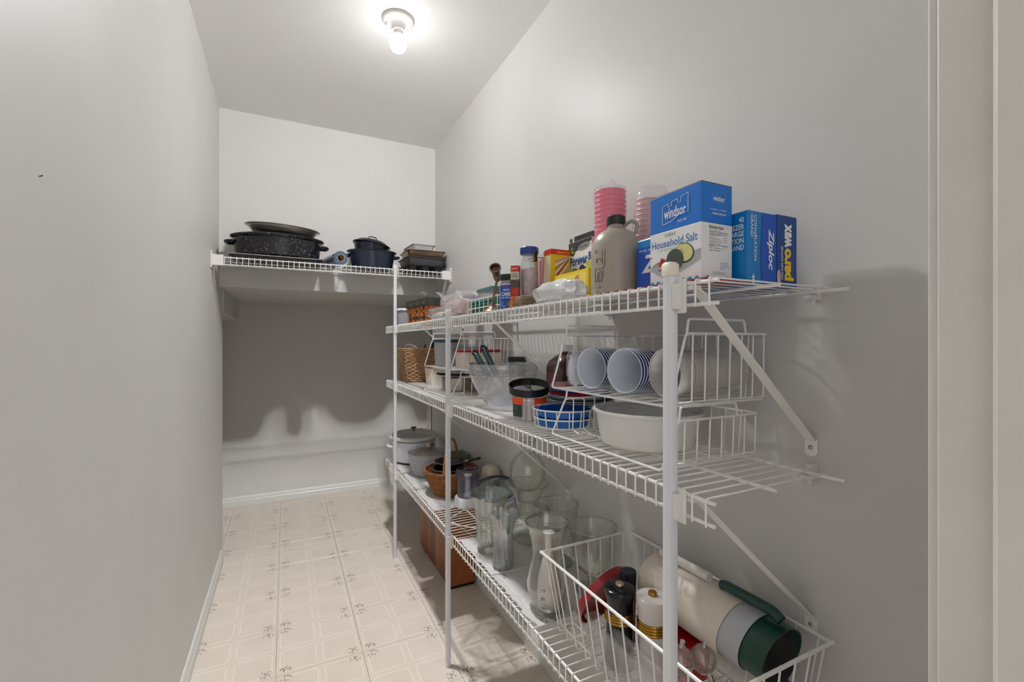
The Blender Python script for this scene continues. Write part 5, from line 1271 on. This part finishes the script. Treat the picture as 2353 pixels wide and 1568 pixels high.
# --- glassware
FLUTE = thin_glass('fluted_glass', tint=(0.945, 0.948, 0.940), ior=1.6, rough=0.03, boost=1.7)
pv = thing('vase', 'tall fluted clear glass vase with scalloped rim', 'vase', (0.634, 1.452, L3))
MB().lathe(shell([(0.0005, 0), (0.037, 0), (0.040, 0.006), (0.038, 0.014), (0.034, 0.022), (0.037, 0.035), (0.041, 0.07), (0.044, 0.11), (0.050, 0.15), (0.060, 0.180), (0.070, 0.196), (0.072, 0.199)], 0.0035), 96, wob=lambda a, z: 1 + (0.05 * abs(math.cos(7 * a)) - 0.02 if z > 0.02 else 0.03 * math.cos(16 * a))).build('glass', FLUTE, pv)
glass_ring(0.0385, 0.004, pv, 0.002)
PVP = [(0.035, 0.022), (0.038, 0.035), (0.042, 0.07), (0.045, 0.11), (0.051, 0.15), (0.061, 0.180), (0.0715, 0.197)]
for k in range(14):
    a = PI * k / 7
    tubeobj('ridge', [(r * 1.03 * math.cos(a), r * 1.03 * math.sin(a), z) for r, z in PVP], 0.0011, GEDGE, pv, 5)
MB().tube([(0.0715 * (1.01 + 0.02 * math.cos(28 * PI * k / 84)) * math.cos(2 * PI * k / 84), 0.0715 * (1.01 + 0.02 * math.cos(28 * PI * k / 84)) * math.sin(2 * PI * k / 84), 0.198 + 0.003 * math.cos(28 * PI * k / 84)) for k in range(84)], 0.0018, 6, closed=True).build('scalloped_rim', GEDGE, pv)
for k in range(16): MB().lathe([(0.0005, -0.005), (0.005, 0), (0.0005, 0.005)], 8, c=(0.0375 * math.cos(PI * k / 8), 0.0375 * math.sin(PI * k / 8), 0.0075)).build('foot_knob', GEDGE, pv)
cv = thing('vase', 'small swirled crystal vase with fan shaped rim', 'vase', (0.628, 1.324, L3))
def swirl(a, z):
    t = z / 0.18
    return 1 + 0.09 * abs(math.cos(5 * a + t * 2.5)) - 0.05 + (0.02 * math.cos(40 * a + t * 14) if t > 0.45 else 0)
prof = [(0.0005, 0), (0.030, 0), (0.033, 0.006), (0.034, 0.02), (0.031, 0.045), (0.0295, 0.075), (0.032, 0.105), (0.037, 0.135), (0.043, 0.160), (0.047, 0.170)]
cvm = MB(); n = 96
rs = []
for idx, (r, z) in enumerate(shell(prof, 0.006)):
    ring = []
    for j in range(n):
        a = 2 * PI * j / n
        zz = z + (0.014 * abs(math.cos(2.0 * a)) - 0.004 if z > 0.158 else 0.0)
        rr = r * swirl(a, z); ring.append((rr * math.cos(a), rr * math.sin(a), zz))
    rs.append(ring)
cvm.rings(rs).build('glass', CRY, cv)
glass_ring(0.032, 0.004, cv, 0.002)
CVP = [(0.034, 0.008), (0.035, 0.02), (0.032, 0.045), (0.0305, 0.075), (0.033, 0.105)]
for k in range(12):
    tubeobj('swirl_ridge', [(r * 1.03 * math.cos(2 * PI * k / 12 - z * 7), r * 1.03 * math.sin(2 * PI * k / 12 - z * 7), z) for r, z in CVP], 0.0014, GEDGE, cv, 5)
for q in range(4):
    c_ = PI / 2 * q
    for k in range(-4, 5):
        tubeobj('fan_ray', [(0.034 * math.cos(c_), 0.034 * math.sin(c_), 0.112), (0.0405 * math.cos(c_ + 0.055 * k), 0.0405 * math.sin(c_ + 0.055 * k), 0.145 - 0.0006 * k * k), (0.0485 * math.cos(c_ + 0.115 * k), 0.0485 * math.sin(c_ + 0.115 * k), 0.180 - 0.0011 * k * k)], 0.0010, GEDGE, cv, 5)

gbw = thing('glass_bowl', 'round clear glass bowl under the stacked decanter', 'bowl', (0.792, 1.462, L3))
hollow('glass', [(0.045, 0), (0.062, 0.012), (0.080, 0.045), (0.083, 0.075), (0.078, 0.105), (0.080, 0.110)], GLASS2, gbw, 0.003, 48)
glass_ring(0.0795, 0.1095, gbw); glass_ring(0.046, 0.002, gbw, 0.002)
cmp_ = thing('glass_compote', 'flared clear glass compote standing on the round bowl', 'glass', (0.792, 1.462, L3 + 0.1105))
MB().lathe(shell([(0.0005, 0), (0.079, 0.0), (0.080, 0.003), (0.045, 0.006), (0.040, 0.02), (0.046, 0.045), (0.062, 0.075), (0.078, 0.096), (0.0795, 0.098)], 0.003), 48).build('glass', GLASS2, cmp_)
glass_ring(0.0788, 0.0978, cmp_); glass_ring(0.079, 0.002, cmp_)
dc = thing('decanter', 'round bellied clear glass decanter with flared neck', 'decanter', (0.792, 1.462, L3 + 0.170))
MB().lathe(shell([(0.0005, 0.012), (0.03, 0.014), (0.050, 0.030), (0.062, 0.055), (0.066, 0.082), (0.061, 0.112), (0.046, 0.136), (0.030, 0.147), (0.024, 0.156), (0.023, 0.170), (0.028, 0.186), (0.036, 0.196)], 0.0025), 48).build('glass', GLASS2, dc)
glass_ring(0.0355, 0.196, dc, 0.0015)
lb = thing('glass_bowl', 'deep clear glass bowl between decanter and hurricane vase', 'bowl', (0.795, 1.272, L3))
hollow('glass', [(0.050, 0), (0.058, 0.006), (0.066, 0.10), (0.073, 0.185), (0.075, 0.192)], GLASS, lb, 0.0025, 48)
glass_ring(0.0745, 0.1918, lb); glass_ring(0.053, 0.002, lb, 0.002)
td = thing('glass_dish', 'wide footed clear glass dish behind the big wire basket', 'dish', (0.800, 1.083, L3))
MB().lathe(shell([(0.0005, 0), (0.046, 0), (0.047, 0.004), (0.016, 0.012), (0.013, 0.03), (0.016, 0.045), (0.045, 0.070), (0.052, 0.10), (0.055, 0.145), (0.070, 0.182), (0.0725, 0.186)], 0.0025), 48).build('glass', GLASS2, td)
glass_ring(0.072, 0.1858, td); glass_ring(0.046, 0.002, td, 0.002)

hv = thing('vase', 'large clear glass hurricane vase with heavy rim and beaded foot', 'vase', (0.637, 1.063, L3))
hp_ = [(0.0005, 0), (0.043, 0), (0.047, 0.005), (0.047, 0.013), (0.044, 0.019), (0.048, 0.032), (0.0545, 0.055), (0.055, 0.075), (0.049, 0.105), (0.0425, 0.132), (0.0405, 0.155), (0.044, 0.185), (0.052, 0.212), (0.056, 0.224), (0.0595, 0.228), (0.0605, 0.232), (0.058, 0.236)]
MB().lathe(shell(hp_, 0.0035), 64, wob=lambda a, z: 1 + (0.03 * abs(math.cos(5 * a)) - 0.015 if 0.03 < z < 0.2 else (0.02 * math.cos(32 * a) if z < 0.019 else 0))).build('glass', FLUTE, hv)
MB().tube([(0.0585 * math.cos(2 * PI * k / 48), 0.0585 * math.sin(2 * PI * k / 48), 0.2345) for k in range(48)], 0.0035, 8, closed=True).build('rim', GEDGE, hv)
for k in range(28): MB().lathe([(0.0005, -0.004), (0.0042, 0), (0.0005, 0.004)], 8, c=(0.0455 * math.cos(2 * PI * k / 28), 0.0455 * math.sin(2 * PI * k / 28), 0.0055)).build('bead', GEDGE, hv)
wc = thing('bottle', 'white tapered bottle with dark lettering inside the hurricane vase', 'bottle', (0.640, 1.060, L3 + 0.0042))
MB().lathe([(0.0005, 0), (0.030, 0), (0.032, 0.004), (0.032, 0.04), (0.028, 0.085), (0.019, 0.125), (0.010, 0.150), (0.0085, 0.190), (0.012, 0.198), (0.016, 0.203), (0.0005, 0.205)], 36).build('body', mat('milk_white', (226, 218, 212), rough=0.4, var=0.02), wc)
cylprint(wc, 0.0325, [[(205, .058), (212, .06), (219, .055), (222, .062)], [(200, .030), (203, .040), (206, .030)], [(210, .030), (210, .040), (216, .038), (212, .034)], [(219, .04), (219, .03)], [(200, .022), (222, .022)], [(204, .012), (220, .012)]], INKB, 0.0016, 'lettering')

# --- big wire basket on the lowest shelf
BZ = Z3 + 0.0005
bb = thing('wire_basket', 'large white wire basket of assorted kitchenware at the near end', 'wire basket', (0, 0, BZ))
bx0, bx1, by0, by1, bh_ = 0.580, 0.866, 0.468, 0.997, 0.192
ix0, ix1, iy0, iy1 = 0.612, 0.842, 0.492, 0.980
MB().tube([(bx0, by0, bh_), (bx1, by0, bh_), (bx1, by1, bh_), (bx0, by1, bh_)], 0.0034, 8, closed=True).build('rim', WIRE, bb) if False else None
for a, b in (((bx0, by0, bh_), (bx1, by0, bh_)), ((bx1, by0, bh_), (bx1, by1, bh_)), ((bx1, by1, bh_), (bx0, by1, bh_)), ((bx0, by1, bh_), (bx0, by0, bh_))):
    d = (Vector(b) - Vector(a)).normalized() * 0.004
    tubeobj('rim_rod', [Vector(a) - d, Vector(b) + d], 0.0033, WIRE, bb, 8)
N1 = 13
for k in range(N1):
    t_ = (k + 0.5) / N1; yo = by0 + (by1 - by0) * t_; yi = iy0 + (iy1 - iy0) * t_
    tubeobj('cross_wire', fillet([(bx0, yo, bh_ + 0.004), (ix0, yi, 0.002), (ix1, yi, 0.002), (bx1, yo, bh_ + 0.004)], 0.008, 3), 0.0017, WIRE, bb, 5)
N2 = 7
for k in range(N2):
    t_ = (k + 0.5) / N2; xo = bx0 + (bx1 - bx0) * t_; xi = ix0 + (ix1 - ix0) * t_
    tubeobj('long_wire', fillet([(xo, by0, bh_ + 0.004), (xi, iy0, 0.0052), (xi, iy1, 0.0052), (xo, by1, bh_ + 0.004)], 0.008, 3), 0.0017, WIRE, bb, 5)
FB = BZ + 0.0072
GOLD = mat('gold_band', (176, 132, 52), rough=0.2, metal=0.95, var=0.15, vscale=60)
def mill(label, loc, m, brass):
    t = thing('pepper_mill', label, 'pepper mill', loc)
    MB().lathe([(0.0005, 0), (0.033, 0), (0.0335, 0.004), (0.030, 0.05), (0.0295, 0.098), (0.0005, 0.098)], 40).build('body', m, t)
    for k in range(4): MB().lathe([(0.0005, 0.0981 + 0.006 * k), (0.0312, 0.0981 + 0.006 * k), (0.0328, 0.101 + 0.006 * k), (0.0312, 0.1040 + 0.006 * k), (0.0005, 0.1040 + 0.006 * k)], 40).build('gold_ring', GOLD, t)
    MB().lathe([(0.0005, 0.1222), (0.0300, 0.1222), (0.0310, 0.128), (0.0315, 0.146), (0.0345, 0.156), (0.0350, 0.164), (0.0335, 0.170), (0.028, 0.173), (0.0005, 0.1725)], 40).build('head', m, t)
    MB().lathe([(0.0005, 0.1725), (0.0095, 0.1735), (0.0095, 0.178), (0.008, 0.180), (0.0005, 0.180)], 24).build('stud', brass, t)
mill('glossy black pepper mill with gold rings in the big basket', (0.668, 0.802, FB), mat('gloss_black', (12, 13, 15), rough=0.18, var=0.05), mat('pale_brass', (196, 180, 150), rough=0.25, metal=0.9, var=0.05))
mill('glossy white pepper mill with gold rings in the big basket', (0.700, 0.733, FB + 0.006), mat('gloss_white', (214, 206, 202), rough=0.15, coat=0.4, var=0.02), GOLD)

# red ring lid leaning at the far end
RDL = mat('red_plastic', (146, 30, 38), rough=0.35, var=0.06)
av = Vector((0.58, -0.35, 0.73)).normalized(); vw = Vector((0.537, 0.698, -0.479)).normalized()
n0 = vw.cross(av).normalized(); nn = (n0 * math.cos(0.30) - vw * math.sin(0.30)).normalized()
a2 = (av - nn * av.dot(nn)).normalized(); b2 = nn.cross(a2)
rl_ = thing('plastic_cover', 'dark red round lid leaning inside the big wire basket', 'lid', (0.702, 0.916, BZ + 0.106))
rl_.rotation_mode = 'QUATERNION'; rl_.rotation_quaternion = Matrix((a2, b2, nn)).transposed().to_quaternion()
MB().lathe([(0.0005, 0.0), (0.074, 0.0), (0.080, 0.003), (0.0815, 0.022), (0.0785, 0.022), (0.076, 0.006), (0.0005, 0.004)], 56).build('lid', RDL, rl_)

# clear plastic box along the front of the basket
cbx = thing('plastic_box', 'long clear plastic box standing along the basket front', 'box', (0.629, 0.70, FB))
MB().loft([(0.010, 0.150, 0.004, 0), (0.013, 0.156, 0.005, 0.085), (0.017, 0.160, 0.006, 0.087), (0.017, 0.160, 0.006, 0.094), (0.0115, 0.1545, 0.005, 0.094), (0.009, 0.148, 0.004, 0.002)], 4).build('body', thin_glass('box_plastic', tint=(0.96, 0.96, 0.965), ior=1.5, rough=0.1, boost=1.2, haze=0.07, hazecol=(0.8, 0.8, 0.82)), cbx)

# nested scoops lying along the wall side, mouths towards the door
SX, SZ = 0.793, BZ + 0.162
def scoop(label, r, y_mouth, length, m, hm, inner=None, handle=(0.0, 0.1), z=0.0, x=0.0, tilt=0.0, ridge=0.0185):
    t = thing('scoop', label, 'scoop', (SX + x, y_mouth, SZ + z))
    t.rotation_euler = (-PI / 2 + tilt, 0, 0)          # local +Z runs away from the mouth
    prof_o = [(r, 0.0), (r * 0.995, length * 0.3), (r * 0.985, length * 0.93), (r * 0.95, length * 0.98), (r * 0.80, length), (0.0005, length)]
    prof_i = [(0.0005, length - 0.002), (r * 0.79, length - 0.002), (r * 0.97, length * 0.92), (r - 0.0016, 0.0)]
    b = MB(); n = 48
    rs = []
    for rr, z_ in prof_o + prof_i:
        ring = []
        for j in range(n):
            a = 2 * PI * j / n
            cutz = 0.022 * (0.5 + 0.5 * math.sin(a)) if z_ < 0.01 else 0.0      # lip runs out further at the top
            ring.append((rr * math.cos(a), rr * math.sin(a), z_ + cutz))
        rs.append(ring)
    b.rings(rs, close=True)
    b.build('cup', m, t)
    if handle is None: return t
    h0, h1 = handle
    yy = -(r + ridge)
    MB().tube(fillet([(0, -(r + 0.010), h0 - 0.016), (0, yy, h0), (0, yy, h1), (0, yy + 0.003, h1 + 0.010)], 0.014, 5), 0.0105, 12, r2=0.0095).build('handle', hm, t)
    return t
CREAMS = mat('cream_scoop', (214, 204, 190), rough=0.4, var=0.03); GREYS = mat('grey_scoop', (176, 178, 184), rough=0.4, var=0.04)
DGRN = mat('bottle_green', (14, 58, 50), rough=0.28, var=0.1)
sc1 = scoop('large cream plastic scoop lying along the wall in the basket', 0.060, 0.590, 0.235, CREAMS, mat('pale_handle', (206, 202, 196), rough=0.4, var=0.03), handle=(0.092, 0.200), ridge=0.0095)
sc2 = scoop('grey plastic scoop nested in the cream scoop', 0.0572, 0.545, 0.22, GREYS, GREYS, handle=None)
sc3 = scoop('dark green plastic scoop with hollow black mouth nested in the grey scoop', 0.0545, 0.500, 0.20, DGRN, DGRN, handle=(0.028, 0.125))
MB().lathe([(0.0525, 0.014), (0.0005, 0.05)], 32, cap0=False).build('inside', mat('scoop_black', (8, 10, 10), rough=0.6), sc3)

# crystal stoppers, skewer, bags and lids on the basket floor
for i, (x, y, z, lb_) in enumerate(((0.742, 0.640, 0.094, 'crystal bottle stopper with steel pin nearest the scoops'), (0.697, 0.655, 0.098, 'upper crystal bottle stopper behind the near post'), (0.686, 0.628, 0.062, 'lower crystal bottle stopper behind the near post'))):
    t = thing('bottle_stopper', lb_, 'stopper', (x, y, BZ + z))
    MB().lathe([(0.0005, -0.027), (0.012, -0.024), (0.024, -0.012), (0.027, 0.0), (0.024, 0.012), (0.012, 0.024), (0.0005, 0.027)], 12).build('ball', thin_glass('stopper_glass', tint=(0.90, 0.89, 0.88), ior=1.7, boost=1.8, haze=0.08, hazecol=(0.8, 0.8, 0.8)), t)
    tubeobj('pin', [(0.002, -0.002, 0.024), (0.003, -0.004, 0.038)], 0.0050, CHROME, t, 10)
tag(tubeobj('skewer', [(0.724, 0.615, BZ + 0.088), (0.665, 0.525, BZ + 0.066)], 0.0018, CHROME, None, 6), 'thin steel skewer leaning down in the big basket', 'skewer')
tag(tubeobj('skewer', [(0.730, 0.608, BZ + 0.086), (0.680, 0.512, BZ + 0.064)], 0.0012, mat('dark_steel', (90, 84, 80), rough=0.3, metal=0.9), None, 6), 'thin dark skewer beside the bright steel skewer', 'skewer')
cbg = thing('food_bag', 'clear plastic bag with beige noodles on the basket floor', 'bag', (0.722, 0.560, FB))
blob('film', (0.13, 0.10, 0.050), 51, BAG, cbg, amp=0.22, freq=1.6, power=0.6, fine=0.02)
blob('noodles', (0.10, 0.075, 0.036), 52, mat('beige_noodle', (196, 180, 152), rough=0.6, var=0.25, vscale=90), cbg, amp=0.2)
rdc = thing('plastic_tub', 'bright red plastic tub under the cream scoop', 'tub', (0.775, 0.735, FB))
MB().loft([(0.036, 0.055, 0.012, 0), (0.042, 0.062, 0.014, 0.088)], 6).build('tub', mat('bright_red', (176, 18, 20), rough=0.35, var=0.05), rdc)
pl2 = thing('plastic_cover', 'purple plastic lid at the near end of the basket', 'lid', (0.814, 0.535, FB + 0.0))
MB().lathe([(0.0005, 0), (0.024, 0), (0.025, 0.003), (0.025, 0.088), (0.0005, 0.090)], 36).build('lid', mat('purple_plastic', (84, 60, 120), rough=0.4, var=0.05), pl2)
bl = thing('plastic_cup', 'dark blue cup behind the white pepper mill', 'cup', (0.727, 0.842, FB))
MB().lathe([(0.0005, 0), (0.016, 0), (0.019, 0.170), (0.018, 0.176), (0.0005, 0.176)], 32).build('cup', mat('midnight_plastic', (26, 28, 44), rough=0.4, var=0.05), bl)

# ================================================================== ON THE FLOOR
wd = thing('butcher_block', 'striped wooden block standing on the floor under the lowest shelf', 'wooden block', (0, 0, 0))
wx0_, wx1_, wy0_, wy1_ = 0.727, 0.862, 2.150, 2.695
boxobj('black_base', (wx0_ + 0.008, wx1_ - 0.004, wy0_ + 0.008, wy1_ - 0.006, 0.0004, 0.016), BLACKP, wd)
WC = [(150, 84, 40), (122, 62, 36), (146, 88, 44), (104, 54, 34), (140, 82, 42), (126, 70, 38), (152, 90, 48)]
def woodmat(i, c):
    m, nt, b = nodes_of('wood_strip_%d' % i, c, 0.4)
    tc = nt.nodes.new('ShaderNodeTexCoord'); mp = nt.nodes.new('ShaderNodeMapping'); mp.inputs['Scale'].default_value = (40, 40, 3)
    n = nt.nodes.new('ShaderNodeTexNoise'); n.inputs['Scale'].default_value = 3; n.inputs['Detail'].default_value = 6; n.inputs['Distortion'].default_value = 0.6
    r = nt.nodes.new('ShaderNodeValToRGB'); r.color_ramp.elements[0].color = (*[v * 0.7 for v in lin(c)], 1); r.color_ramp.elements[1].color = (*[min(1, v * 1.2) for v in lin(c)], 1)
    nt.links.new(tc.outputs['Object'], mp.inputs[0]); nt.links.new(mp.outputs[0], n.inputs['Vector']); nt.links.new(n.outputs['Fac'], r.inputs['Fac']); nt.links.new(r.outputs['Color'], b.inputs['Base Color'])
    return m
WM = [woodmat(i, c) for i, c in enumerate(WC)]
edges = [2.150, 2.232, 2.310, 2.400, 2.470, 2.545, 2.625, 2.695]
for i in range(7):
    boxobj('plank', (wx0_, wx1_, edges[i] + 0.0004, edges[i + 1] - 0.0004, 0.0165, 0.40), WM[i], wd, bevel=0.0015)
